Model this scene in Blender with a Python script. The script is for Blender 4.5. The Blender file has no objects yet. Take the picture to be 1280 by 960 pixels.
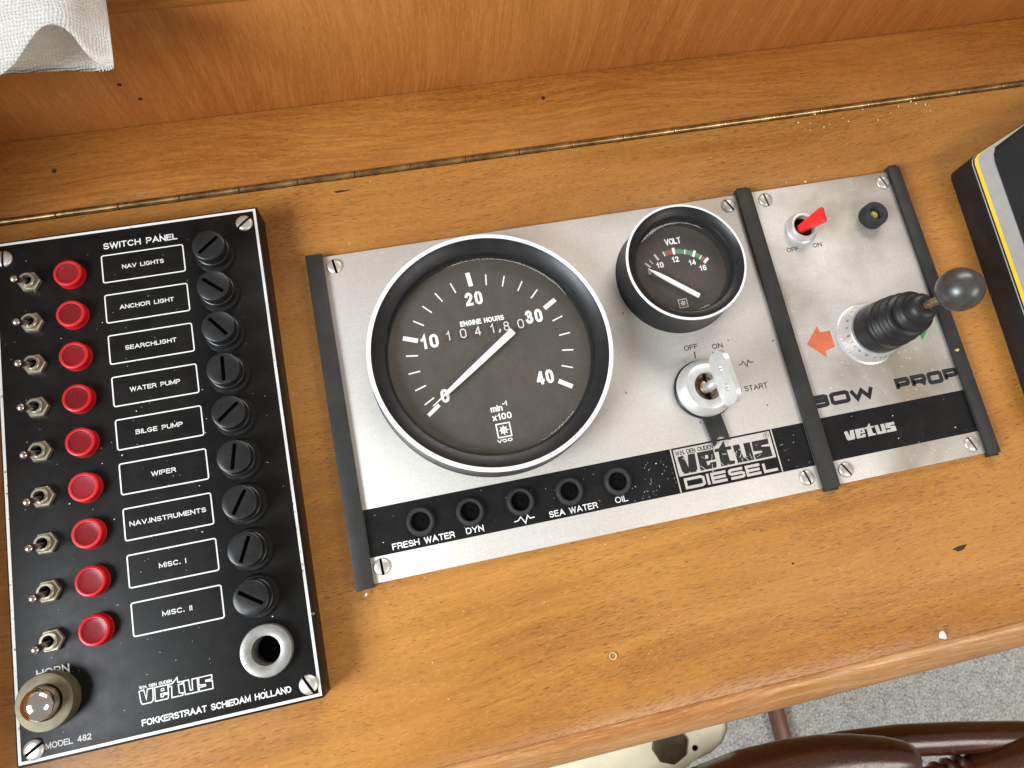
import bpy, bmesh, math, random
from mathutils import Matrix, Vector
R_ = math.radians
PI = math.pi
random.seed(7)
SC = bpy.context.scene
COL = SC.collection
K = 0.001                                   # everything below is measured in millimetres

# ------------------------------------------------------------------ camera
cd = bpy.data.cameras.new('camera')
cam = bpy.data.objects.new('camera', cd)
COL.objects.link(cam)
CAMROT = [[0.975308, 0.176185, -0.133169], [-0.201755, 0.956049, -0.212756], [0.089831, 0.23437, 0.967988]]
M = Matrix(CAMROT).to_4x4()
M.translation = Vector((0.65, -63.1, 315.8)) * K
cam.matrix_world = M
cd.sensor_width = 36.0
cd.lens = 24.896
cd.clip_start = 0.005
cd.clip_end = 50
SC.camera = cam

# ------------------------------------------------------------------ light
w = bpy.data.worlds.new('World')
SC.world = w
w.use_nodes = True
wb = w.node_tree.nodes['Background']
wb.inputs[0].default_value = (1.0, 0.90, 0.78, 1)
wb.inputs[1].default_value = 0.30


def window_light(name, loc, target, sx, sy, power, col):
    l = bpy.data.lights.new(name, 'AREA')
    l.shape = 'RECTANGLE'
    l.size, l.size_y = sx, sy
    l.energy = power
    l.color = col
    o = bpy.data.objects.new(name, l)
    COL.objects.link(o)
    o.location = loc
    o.rotation_euler = (Vector(target) - Vector(loc)).to_track_quat('-Z', 'Y').to_euler()
    return o


window_light('side_window_light', (-0.80, -0.30, 0.62), (0.05, 0.0, 0), 0.50, 0.42, 16.0, (0.88, 0.95, 1.0))
window_light('front_window_light', (0.45, 1.0, 0.80), (0.05, 0.0, 0), 1.0, 0.35, 9.0, (1.0, 0.96, 0.90))
window_light('rear_window_light', (0.85, -0.75, 0.95), (0.1, -0.05, 0), 0.6, 0.45, 6.0, (1.0, 0.95, 0.88))

SC.view_settings.view_transform = 'Standard'
SC.view_settings.look = 'None'
SC.view_settings.exposure = 0.14
SC.view_settings.gamma = 1.0
SC.render.engine = 'CYCLES'
SC.cycles.max_bounces = 10
SC.cycles.transparent_max_bounces = 12
SC.cycles.caustics_reflective = False
SC.cycles.caustics_refractive = False


# ------------------------------------------------------------------ materials
class Mat:
    """small node-graph helper"""

    def __init__(self, name):
        self.m = bpy.data.materials.new(name)
        self.m.use_nodes = True
        self.t = self.m.node_tree
        self.b = self.t.nodes['Principled BSDF']
        self.out = self.t.nodes['Material Output']

    def n(self, kind, **kw):
        nd = self.t.nodes.new(kind)
        for k, v in kw.items():
            setattr(nd, k, v)
        return nd

    def l(self, a, b):
        self.t.links.new(a, b)

    def coords(self, scale=(1, 1, 1), rot=(0, 0, 0), src='Object', warp=None):
        tc = self.n('ShaderNodeTexCoord')
        v = tc.outputs[src]
        if warp:
            v = self.add(v, warp)
        if any(rot):
            m0 = self.n('ShaderNodeMapping')
            m0.inputs['Rotation'].default_value = rot
            self.l(v, m0.inputs['Vector'])
            v = m0.outputs[0]
        mp = self.n('ShaderNodeMapping')
        mp.inputs['Scale'].default_value = scale
        self.l(v, mp.inputs['Vector'])
        return mp.outputs[0]

    def add(self, a, b):
        v = self.n('ShaderNodeVectorMath', operation='ADD')
        self.l(a, v.inputs[0])
        self.l(b, v.inputs[1])
        return v.outputs[0]

    def noise(self, vec, scale, detail=3.0, rough=0.55, dist=0.0):
        nd = self.n('ShaderNodeTexNoise')
        nd.inputs['Scale'].default_value = scale
        nd.inputs['Detail'].default_value = detail
        nd.inputs['Roughness'].default_value = rough
        nd.inputs['Distortion'].default_value = dist
        self.l(vec, nd.inputs['Vector'])
        return nd.outputs['Fac']

    def ramp(self, fac, stops):
        r = self.n('ShaderNodeValToRGB')
        e = r.color_ramp.elements
        while len(e) < len(stops):
            e.new(0.5)
        for i, (p, c) in enumerate(stops):
            e[i].position = p
            e[i].color = (c, c, c, 1) if isinstance(c, (int, float)) else (c[0], c[1], c[2], 1)
        self.l(fac, r.inputs[0])
        return r.outputs[0]

    def mix(self, fac, a, b, blend='MIX'):
        m = self.n('ShaderNodeMix', data_type='RGBA', blend_type=blend)
        for i, v in ((0, fac), (6, a), (7, b)):
            if isinstance(v, (int, float)):
                m.inputs[i].default_value = v
            elif isinstance(v, tuple):
                m.inputs[i].default_value = (v[0], v[1], v[2], 1)
            else:
                self.l(v, m.inputs[i])
        return m.outputs[2]

    def math(self, op, a, b=0.5):
        m = self.n('ShaderNodeMath', operation=op)
        for i, v in ((0, a), (1, b)):
            if isinstance(v, (int, float)):
                m.inputs[i].default_value = v
            else:
                self.l(v, m.inputs[i])
        return m.outputs[0]

    def bump(self, h, dist, strength=1.0):
        b = self.n('ShaderNodeBump')
        b.inputs['Strength'].default_value = strength
        b.inputs['Distance'].default_value = dist
        self.l(h, b.inputs['Height'])
        self.l(b.outputs[0], self.b.inputs['Normal'])

    def set(self, **kw):
        names = dict(col='Base Color', rough='Roughness', metal='Metallic', spec='Specular IOR Level', coat='Coat Weight',
                     coat_rough='Coat Roughness', trans='Transmission Weight', ior='IOR', sss='Subsurface Weight',
                     sheen='Sheen Weight', alpha='Alpha')
        for k, v in kw.items():
            s = self.b.inputs[names[k]]
            if isinstance(v, tuple):
                s.default_value = (v[0], v[1], v[2], 1)
            elif isinstance(v, (int, float)):
                s.default_value = v
            else:
                self.l(v, s)
        return self


def wood(name, light, mid, dark, rot, pore=0.55, figure=1.0, rough=0.36, coat=0.25, length=1.0):
    """varnished hardwood: grain along local x after the rotation"""
    m = Mat(name)
    wn = m.n('ShaderNodeTexNoise')
    wn.inputs['Scale'].default_value = 6.0
    wn.inputs['Detail'].default_value = 1.5
    m.l(m.coords(), wn.inputs['Vector'])
    sc = m.n('ShaderNodeVectorMath', operation='SCALE')
    sc.inputs['Scale'].default_value = 0.03
    m.l(wn.outputs['Color'], sc.inputs[0])
    warp = sc.outputs[0]
    fig = m.noise(m.coords((5, 70, 70), rot, warp=warp), 1.0, 6.0, 0.68, 0.8)
    col = m.ramp(fig, [(0.22, dark), (0.48, mid), (0.78, light)])
    # fine streaks
    st = m.noise(m.coords((30 / length, 620, 620), rot, warp=warp), 1.0, 4.0, 0.7, 0.2)
    col = m.mix(m.math('MULTIPLY', m.ramp(st, [(0.40, 1.0), (0.60, 0.0)]), 0.22 * figure), col, dark)
    # broad patches of colour
    pt = m.noise(m.coords((7, 12, 12), rot), 1.0, 3.0, 0.55)
    col = m.mix(m.ramp(pt, [(0.36, 0.0), (0.66, 0.55)]), col, light)
    # open pores: short thin dark dashes along the grain
    pn = m.noise(m.coords((190 / length, 3300, 3300), rot, warp=warp), 1.0, 0.5, 0.5)
    dens = m.noise(m.coords((9, 22, 22), rot, warp=warp), 1.0, 3.0, 0.55)
    pm = m.ramp(m.math('ADD', pn, m.math('MULTIPLY', m.math('SUBTRACT', dens, 0.5), 0.30)), [(0.62, 0.0), (0.74, 1.0)])
    col = m.mix(m.math('MULTIPLY', pm, pore), col, (dark[0] * 0.30, dark[1] * 0.24, dark[2] * 0.22))
    # fine pale flecks
    fl = m.noise(m.coords((420 / length, 1300, 1300), rot, warp=warp), 1.0, 3.0, 0.7)
    col = m.mix(m.math('MULTIPLY', m.ramp(fl, [(0.54, 0.0), (0.70, 1.0)]), 0.34), col, (min(light[0] * 1.35, .8), light[1] * 1.4, light[2] * 1.5))
    gr = m.noise(m.coords(), 2600, 2.0, 0.7)
    col = m.mix(m.math('MULTIPLY', m.ramp(gr, [(0.40, 1.0), (0.62, 0.0)]), 0.13), col, dark)
    rr = m.noise(m.coords((25, 45, 45)), 1.0, 6.0, 0.7)
    m.set(col=col, coat=coat, coat_rough=0.25, spec=0.4, rough=m.math('ADD', m.math('MULTIPLY', rr, 0.40), rough - 0.20))
    h = m.math('SUBTRACT', m.math('MULTIPLY', st, 0.6), m.math('MULTIPLY', pm, 0.8))
    m.bump(h, 0.00012, 0.5)
    return m.m


WOOD_TOP = wood('varnished_teak_top', (0.56, 0.265, 0.064), (0.43, 0.180, 0.036), (0.27, 0.098, 0.016), (0, 0, R_(-3)), pore=0.62, figure=1.5, coat=0.2)
WOOD_REAR = wood('varnished_teak_rear', (0.54, 0.235, 0.052), (0.40, 0.150, 0.027), (0.20, 0.062, 0.009), (0, 0, R_(2)), pore=0.45, figure=2.8, coat=0.15)
WOOD_WALL = wood('varnished_veneer_upright', (0.53, 0.220, 0.055), (0.43, 0.155, 0.032), (0.29, 0.090, 0.016), (0, R_(90), 0), pore=0.2, figure=3.0, length=2.2, coat=0.15)
WOOD_RAIL = wood('pale_rail_wood', (0.68, 0.41, 0.18), (0.44, 0.175, 0.045), (0.27, 0.085, 0.018), (0, 0, R_(1.0)), pore=0.3, figure=3.2, length=3.0)
WOOD_DARK = wood('dark_mahogany', (0.095, 0.026, 0.010), (0.050, 0.012, 0.005), (0.020, 0.005, 0.003), (0, 0, 0), pore=0.2, rough=0.22, coat=0.8)
WOOD_RED = wood('red_brown_batten', (0.20, 0.075, 0.04), (0.16, 0.055, 0.03), (0.11, 0.035, 0.02), (0, 0, R_(90)), pore=0.2)


def plain(name, col, rough=0.5, metal=0.0, var=0.25, scale=120, bump=0.0, spec=0.5, dust=0.0, dustcol=(0.35, 0.32, 0.28), **kw):
    m = Mat(name)
    v = m.coords()
    a = m.noise(v, scale, 4.0, 0.6)
    dk = tuple(c * (1 - var) for c in col)
    lt = tuple(min(1, c * (1 + var)) for c in col)
    c = m.ramp(a, [(0.3, dk), (0.7, lt)])
    if dust:
        d1 = m.noise(v, 55, 5.0, 0.7)
        d2 = m.noise(v, 900, 2.0, 0.6)
        f = m.math('MULTIPLY', m.ramp(d1, [(0.42, 0.15), (0.75, 1.0)]), m.ramp(d2, [(0.4, 0.3), (0.75, 1.0)]))
        c = m.mix(m.math('MULTIPLY', f, dust), c, dustcol)
    r = m.math('ADD', m.math('MULTIPLY', m.noise(v, 200, 4.0, 0.6), 0.2), rough - 0.1)
    m.set(col=c, rough=r, metal=metal, spec=spec, **kw)
    if bump:
        m.bump(m.noise(v, 1500, 3.0, 0.6), bump, 0.6)
    return m.m


def aluminium(name, dirt, lo, hi):
    m = Mat(name)
    br = m.noise(m.coords((50, 3000, 60)), 1.0, 3.0, 0.6)
    v2 = m.coords()
    blotch = m.noise(v2, 13, 4.0, 0.55, 0.3)
    fine = m.noise(v2, 900, 3.0, 0.7)
    c = m.ramp(br, [(0.3, (0.68, 0.655, 0.62)), (0.7, (0.735, 0.715, 0.68))])
    c = m.mix(m.math('MULTIPLY', m.ramp(blotch, [(lo, 0.0), (hi, 1.0)]), dirt), c, (0.29, 0.232, 0.172))
    c = m.mix(m.math('MULTIPLY', m.ramp(fine, [(0.35, 1.0), (0.6, 0.0)]), 0.22), c, (0.42, 0.39, 0.35))
    speck = m.noise(v2, 520, 2.0, 0.5)
    c = m.mix(m.math('MULTIPLY', m.ramp(speck, [(0.66, 0.0), (0.74, 1.0)]), 0.5), c, (0.80, 0.78, 0.74))
    r = m.math('ADD', m.math('MULTIPLY', blotch, 0.2), 0.44)
    m.set(col=c, rough=r, metal=0.5, spec=0.5)
    m.bump(fine, 0.00003, 0.4)
    return m.m


ALU = aluminium('brushed_aluminium_plate', 0.28, 0.42, 0.85)
ALU_B = aluminium('stained_aluminium_plate', 0.85, 0.42, 0.64)
BLACK_PANEL = plain('black_anodised_panel', (0.0085, 0.0082, 0.0082), 0.40, var=0.3, dust=0.016, spec=0.15)
BLACK_BAND = plain('black_printed_band', (0.008, 0.008, 0.009), 0.35, var=0.3, dust=0.03, spec=0.3)
BLACK_PLASTIC = plain('black_plastic', (0.012, 0.0125, 0.014), 0.38, var=0.25, dust=0.03, spec=0.35)
FUSE_BLACK = plain('black_bakelite', (0.011, 0.0115, 0.013), 0.34, var=0.3, dust=0.05, scale=300, spec=0.4)
RUBBER = plain('black_rubber', (0.014, 0.014, 0.015), 0.42, var=0.3, dust=0.04, spec=0.4)
GROMMET = plain('dusty_grey_rubber', (0.024, 0.025, 0.028), 0.62, var=0.3, dust=0.06, spec=0.35)
STRIP = plain('black_plastic_strip', (0.024, 0.024, 0.024), 0.50, var=0.2, dust=0.05, bump=0.00004, spec=0.35)
DARK = plain('black_hole', (0.003, 0.003, 0.003), 0.8, spec=0.1)
CHROME = plain('worn_chrome', (0.86, 0.85, 0.83), 0.10, metal=1.0, var=0.05)
NICKEL = plain('nickel_screw', (0.72, 0.69, 0.64), 0.42, metal=0.8, var=0.15, scale=400)
TARNISH = plain('tarnished_nickel', (0.42, 0.385, 0.30), 0.36, metal=0.75, var=0.25, scale=350)
COLLAR = plain('dull_brass_collar', (0.15, 0.13, 0.078), 0.48, metal=0.45, var=0.2, scale=250, dust=0.05)
LEVER = plain('dull_steel_lever', (0.58, 0.55, 0.48), 0.26, metal=1.0, var=0.2)
SATIN = plain('satin_metal', (0.72, 0.72, 0.71), 0.40, metal=0.6, var=0.08, scale=250)
ZINC = plain('dull_zinc_ring', (0.34, 0.335, 0.315), 0.42, metal=0.7, var=0.12, scale=300)
BRASS = plain('aged_brass', (0.34, 0.235, 0.115), 0.30, metal=0.9, var=0.6, scale=160)
DIAL = plain('dusty_black_dial', (0.070, 0.062, 0.053), 0.6, var=0.12, dust=0.05, spec=0.2, dustcol=(0.25, 0.23, 0.2))
DIAL_V = plain('dusty_voltmeter_dial', (0.055, 0.047, 0.040), 0.6, var=0.12, dust=0.07, spec=0.2, dustcol=(0.25, 0.23, 0.2))
WHITE = plain('white_print', (0.90, 0.90, 0.89), 0.5, var=0.06)
RING = plain('white_bezel_ring', (0.82, 0.82, 0.82), 0.3, var=0.04)
GREY_PRINT = plain('grey_print', (0.52, 0.51, 0.49), 0.5, var=0.1)
LEGEND = plain('dulled_white_legend', (0.66, 0.66, 0.65), 0.5, var=0.15, scale=700)
COUNT = plain('counter_digits', (0.70, 0.69, 0.66), 0.5, var=0.1)
INK = plain('black_ink', (0.015, 0.015, 0.015), 0.5, var=0.1)
RED_PRINT = plain('red_print', (0.30, 0.075, 0.06), 0.5, var=0.15)
GREEN_PRINT = plain('green_print', (0.08, 0.26, 0.13), 0.5, var=0.15)
ORANGE = plain('orange_print', (0.64, 0.15, 0.07), 0.5, var=0.1)
GREEN = plain('green_arrow_print', (0.02, 0.30, 0.07), 0.5, var=0.1)
RED_PADDLE = plain('red_plastic', (0.85, 0.03, 0.025), 0.3, var=0.08, spec=0.5)
CREAM = plain('cream_plastic', (0.82, 0.76, 0.55), 0.35, var=0.12, scale=40)
SCREEN = plain('dark_screen_glass', (0.012, 0.014, 0.017), 0.12, var=0.1, dust=0.05)
SILVER = plain('silver_paint', (0.55, 0.56, 0.58), 0.38, metal=0.5, var=0.08)
YELLOW = plain('yellow_stripe', (0.85, 0.62, 0.03), 0.4, var=0.05)
LED = plain('yellow_lens', (0.42, 0.40, 0.08), 0.25, var=0.2)
CRUMB = plain('white_crumb', (0.80, 0.78, 0.74), 0.7, var=0.1)
STRAW = plain('pale_chip', (0.70, 0.52, 0.28), 0.6, var=0.2)
KNOT = plain('dark_knot', (0.035, 0.016, 0.008), 0.6, var=0.3)
LOCK_DIRT = plain('grimy_brass', (0.30, 0.22, 0.14), 0.45, metal=0.7, var=0.6, scale=500)


def worn_paint():
    m = Mat('worn_white_line')
    v = m.coords()
    a = m.noise(v, 420, 4.0, 0.65)
    b = m.noise(v, 45, 2.0, 0.5)
    f = m.ramp(m.math('ADD', a, m.math('MULTIPLY', m.math('SUBTRACT', b, 0.5), 0.5)), [(0.64, 0.0), (0.70, 0.85)])
    m.set(col=m.mix(f, (0.72, 0.72, 0.71), (0.05, 0.05, 0.05)), rough=0.45)
    return m.m


WORN = worn_paint()


def lens_red(name, a_, b_, rgh):
    m = Mat(name)
    a = m.noise(m.coords(), 500, 2.0, 0.5)
    oi = m.n('ShaderNodeObjectInfo')
    c = m.mix(m.math('ADD', m.math('MULTIPLY', a, 0.4), m.math('MULTIPLY', oi.outputs['Random'], 0.6)), a_, b_)
    d = m.ramp(m.noise(m.coords(), 700, 3.0, 0.7), [(0.55, 0.0), (0.8, 0.18)])
    c = m.mix(d, c, (0.20, 0.12, 0.10))
    m.set(col=c, rough=m.math('ADD', m.math('MULTIPLY', oi.outputs['Random'], 0.2), rgh), spec=0.4, sss=0.0)
    return m.m


LENS = lens_red('red_lamp_plastic', (0.42, 0.003, 0.008), (0.58, 0.010, 0.014), 0.30)
LENS_DARK = lens_red('deep_red_lamp_plastic', (0.11, 0.002, 0.005), (0.26, 0.006, 0.012), 0.22)


def glass_mat():
    m = Mat('dusty_gauge_glass')
    t = m.t
    tr = m.n('ShaderNodeBsdfTransparent')
    gl = m.n('ShaderNodeBsdfGlossy')
    gl.inputs['Roughness'].default_value = 0.06
    df = m.n('ShaderNodeBsdfDiffuse')
    df.inputs['Color'].default_value = (0.60, 0.54, 0.46, 1)
    v = m.coords()
    d1 = m.noise(v, 38, 4.0, 0.65)
    d2 = m.noise(v, 1100, 3.0, 0.7)
    f = m.math('MULTIPLY', m.ramp(d1, [(0.30, 0.25), (0.72, 1.0)]), m.ramp(d2, [(0.35, 0.35), (0.62, 0.8), (0.74, 2.6)]))
    m1 = m.n('ShaderNodeMixShader')
    m.l(m.math('MULTIPLY', f, 0.06), m1.inputs[0])
    m.l(tr.outputs[0], m1.inputs[1])
    m.l(df.outputs[0], m1.inputs[2])
    lw = m.n('ShaderNodeLayerWeight')
    lw.inputs['Blend'].default_value = 0.5
    fr = m.math('ADD', m.math('MULTIPLY', m.math('POWER', lw.outputs['Facing'], 5.0), 0.7), 0.035)
    m2 = m.n('ShaderNodeMixShader')
    m.l(fr, m2.inputs[0])
    m.l(m1.outputs[0], m2.inputs[1])
    m.l(gl.outputs[0], m2.inputs[2])
    m.l(m2.outputs[0], m.out.inputs['Surface'])
    return m.m


GLASS = glass_mat()


def carpet_mat():
    m = Mat('grey_flecked_carpet')
    v = m.coords()
    a = m.noise(v, 300, 4.0, 0.72, 0.6)
    b = m.noise(v, 60, 3.0, 0.6)
    c = m.ramp(m.math('ADD', a, m.math('MULTIPLY', m.math('SUBTRACT', b, 0.5), 0.3)),
               [(0.30, (0.20, 0.21, 0.22)), (0.46, (0.50, 0.52, 0.52)), (0.64, (0.80, 0.80, 0.76))])
    m.set(col=c, rough=0.95, spec=0.1)
    m.bump(a, 0.004, 0.8)
    return m.m


CARPET = carpet_mat()


def cloth_mat():
    m = Mat('white_woven_cloth')
    tc = m.n('ShaderNodeTexCoord')
    nz = m.n('ShaderNodeTexNoise')
    nz.inputs['Scale'].default_value = 14.0
    m.l(tc.outputs['UV'], nz.inputs['Vector'])
    sc = m.n('ShaderNodeVectorMath', operation='SCALE')
    sc.inputs['Scale'].default_value = 0.03
    m.l(nz.outputs['Color'], sc.inputs[0])
    v = m.add(tc.outputs['UV'], sc.outputs[0])

    def wave(direction, scale):
        wv = m.n('ShaderNodeTexWave', wave_type='BANDS', bands_direction=direction, wave_profile='SIN')
        wv.inputs['Scale'].default_value = scale
        wv.inputs['Distortion'].default_value = 1.2
        wv.inputs['Detail'].default_value = 2.0
        m.l(v, wv.inputs['Vector'])
        return wv.outputs['Fac']
    a, b = wave('X', 26), wave('Y', 24)
    h = m.math('MULTIPLY', m.math('ADD', m.math('MULTIPLY', a, 0.7), 0.3), m.math('ADD', m.math('MULTIPLY', b, 0.8), 0.2))
    c = m.ramp(h, [(0.02, (0.72, 0.69, 0.60)), (0.14, (0.92, 0.91, 0.87)), (1.0, (0.94, 0.935, 0.90))])
    m.set(col=c, rough=0.9, spec=0.15, sheen=0.2)
    m.bump(h, 0.0006, 0.8)
    return m.m


CLOTH = cloth_mat()


# ------------------------------------------------------------------ mesh helpers (millimetres)
def link(name, data, parent=None):
    o = bpy.data.objects.new(name, data)
    COL.objects.link(o)
    if parent is not None:
        o.parent = parent
    return o


def build(name, bm, mats, parent=None, origin=(0, 0, 0), sharp=38, recalc=True):
    """link a bmesh as ONE mesh object; its vertices are world millimetres, its origin is put at the given point"""
    if recalc:
        bmesh.ops.recalc_face_normals(bm, faces=bm.faces[:])
    base = Vector(origin)
    p = parent
    while p is not None:                     # parents are never rotated or scaled
        p = p.parent
    bmesh.ops.translate(bm, verts=bm.verts[:], vec=-base)
    bmesh.ops.scale(bm, verts=bm.verts[:], vec=(K, K, K))
    lim = R_(sharp)
    for e in bm.edges:
        e.smooth = not (len(e.link_faces) == 2 and e.calc_face_angle(0.0) > lim)
    for f in bm.faces:
        f.smooth = True
    me = bpy.data.meshes.new(name)
    bm.to_mesh(me)
    bm.free()
    for m in (mats if isinstance(mats, (list, tuple)) else [mats]):
        me.materials.append(m)
    o = link(name, me, parent)
    wp = Vector((0, 0, 0))
    if parent is not None:
        q = parent
        while q is not None:
            wp += q.location
            q = q.parent
    o.location = base * K - wp
    return o


def thing(name, label, cat, loc, group=None):
    o = bpy.data.objects.new(name, None)
    o.empty_display_size = 0.01
    COL.objects.link(o)
    o.location = Vector(loc) * K
    o['label'] = label
    o['category'] = cat
    if group:
        o['group'] = group
    return o


def tag(o, label=None, cat=None, group=None, kind=None):
    for k, v in (('label', label), ('category', cat), ('group', group), ('kind', kind)):
        if v:
            o[k] = v
    return o


def NB():
    return bmesh.new()


def box(bm, x0, x1, y0, y1, z0, z1, bev=0.0, seg=2, mat=0):
    r = bmesh.ops.create_cube(bm, size=1.0)
    vs = r['verts']
    for v in vs:
        v.co = Vector((x0 + (v.co.x + .5) * (x1 - x0), y0 + (v.co.y + .5) * (y1 - y0), z0 + (v.co.z + .5) * (z1 - z0)))
    fs = list({f for v in vs for f in v.link_faces})
    for f in fs:
        f.material_index = mat
    if bev:
        es = list({e for v in vs for e in v.link_edges})
        bmesh.ops.bevel(bm, geom=es, offset=bev, segments=seg, affect='EDGES', profile=0.5)


def lathe(bm, prof, c=(0, 0, 0), seg=48, mat=0, M4=None, ribs=None):
    """revolve (r, z) about z; a radius of 0 closes to a point; ribs = (count, depth, first ring, last ring)"""
    rings = []
    for k, (r, z) in enumerate(prof):
        if r <= 1e-6:
            ps = [Vector((0, 0, z))]
        else:
            ps = []
            for i in range(seg):
                a = 2 * PI * i / seg
                rr = r
                if ribs and ribs[1] <= k <= ribs[2] and i % 2:
                    rr = r - ribs[0]
                ps.append(Vector((rr * math.cos(a), rr * math.sin(a), z)))
        if M4 is not None:
            ps = [M4 @ p for p in ps]
        rings.append([bm.verts.new(p + Vector(c)) for p in ps])
    for a, b in zip(rings, rings[1:]):
        if len(a) == 1 and len(b) == 1:
            continue
        for i in range(seg):
            j = (i + 1) % seg
            if len(a) == 1:
                f = bm.faces.new((a[0], b[j], b[i]))
            elif len(b) == 1:
                f = bm.faces.new((a[i], a[j], b[0]))
            else:
                f = bm.faces.new((a[i], a[j], b[j], b[i]))
            f.material_index = mat
    return rings


def prism(bm, poly, z0, z1, mat=0):
    lo = [bm.verts.new((x, y, z0)) for x, y in poly]
    hi = [bm.verts.new((x, y, z1)) for x, y in poly]
    n = len(poly)
    fs = [bm.faces.new(hi), bm.faces.new(lo[::-1])]
    for i in range(n):
        fs.append(bm.faces.new((lo[i], lo[(i + 1) % n], hi[(i + 1) % n], hi[i])))
    for f in fs:
        f.material_index = mat
    return fs


def flat(bm, poly, z, mat=0):
    f = bm.faces.new([bm.verts.new((x, y, z)) for x, y in poly])
    if f.normal.z < 0 or f.calc_area() and (f.normal_update() or f.normal.z < 0):
        f.normal_flip()
    f.material_index = mat


def stroke(bm, pts, wd, z, closed=False, mat=0):
    """a printed line of a given width on a flat face, mitred at its corners"""
    n = len(pts)
    P = [Vector(p) for p in pts]
    L, Rr = [], []
    for i in range(n):
        a = P[i - 1] if (i > 0 or closed) else None
        b = P[(i + 1) % n] if (i < n - 1 or closed) else None
        d1 = (P[i] - a).normalized() if a is not None else None
        d2 = (b - P[i]).normalized() if b is not None else None
        d1 = d1 or d2
        d2 = d2 or d1
        n1, n2 = Vector((-d1.y, d1.x)), Vector((-d2.y, d2.x))
        m = n1 + n2
        if m.length < 1e-4:
            m = n1
        m.normalize()
        s = wd / 2 / max(0.35, m.dot(n1))
        L.append(bm.verts.new((P[i].x + m.x * s, P[i].y + m.y * s, z)))
        Rr.append(bm.verts.new((P[i].x - m.x * s, P[i].y - m.y * s, z)))
    for i in range(n if closed else n - 1):
        j = (i + 1) % n
        f = bm.faces.new((L[i], Rr[i], Rr[j], L[j]))
        f.material_index = mat


def rrect(x0, x1, y0, y1, r, k=4):
    out = []
    for cx, cy, a0 in ((x1 - r, y1 - r, 0), (x0 + r, y1 - r, 90), (x0 + r, y0 + r, 180), (x1 - r, y0 + r, 270)):
        for i in range(k + 1):
            a = R_(a0 + 90 * i / k)
            out.append((cx + r * math.cos(a), cy + r * math.sin(a)))
    return out


def circ(cx, cy, r, n=32, a0=0):
    return [(cx + r * math.cos(a0 + 2 * PI * i / n), cy + r * math.sin(a0 + 2 * PI * i / n)) for i in range(n)]


def arc_pts(cx, cy, rx, ry, a0, a1, n=10):
    return [(cx + rx * math.cos(R_(a0 + (a1 - a0) * i / n)), cy + ry * math.sin(R_(a0 + (a1 - a0) * i / n))) for i in range(n + 1)]


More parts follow.
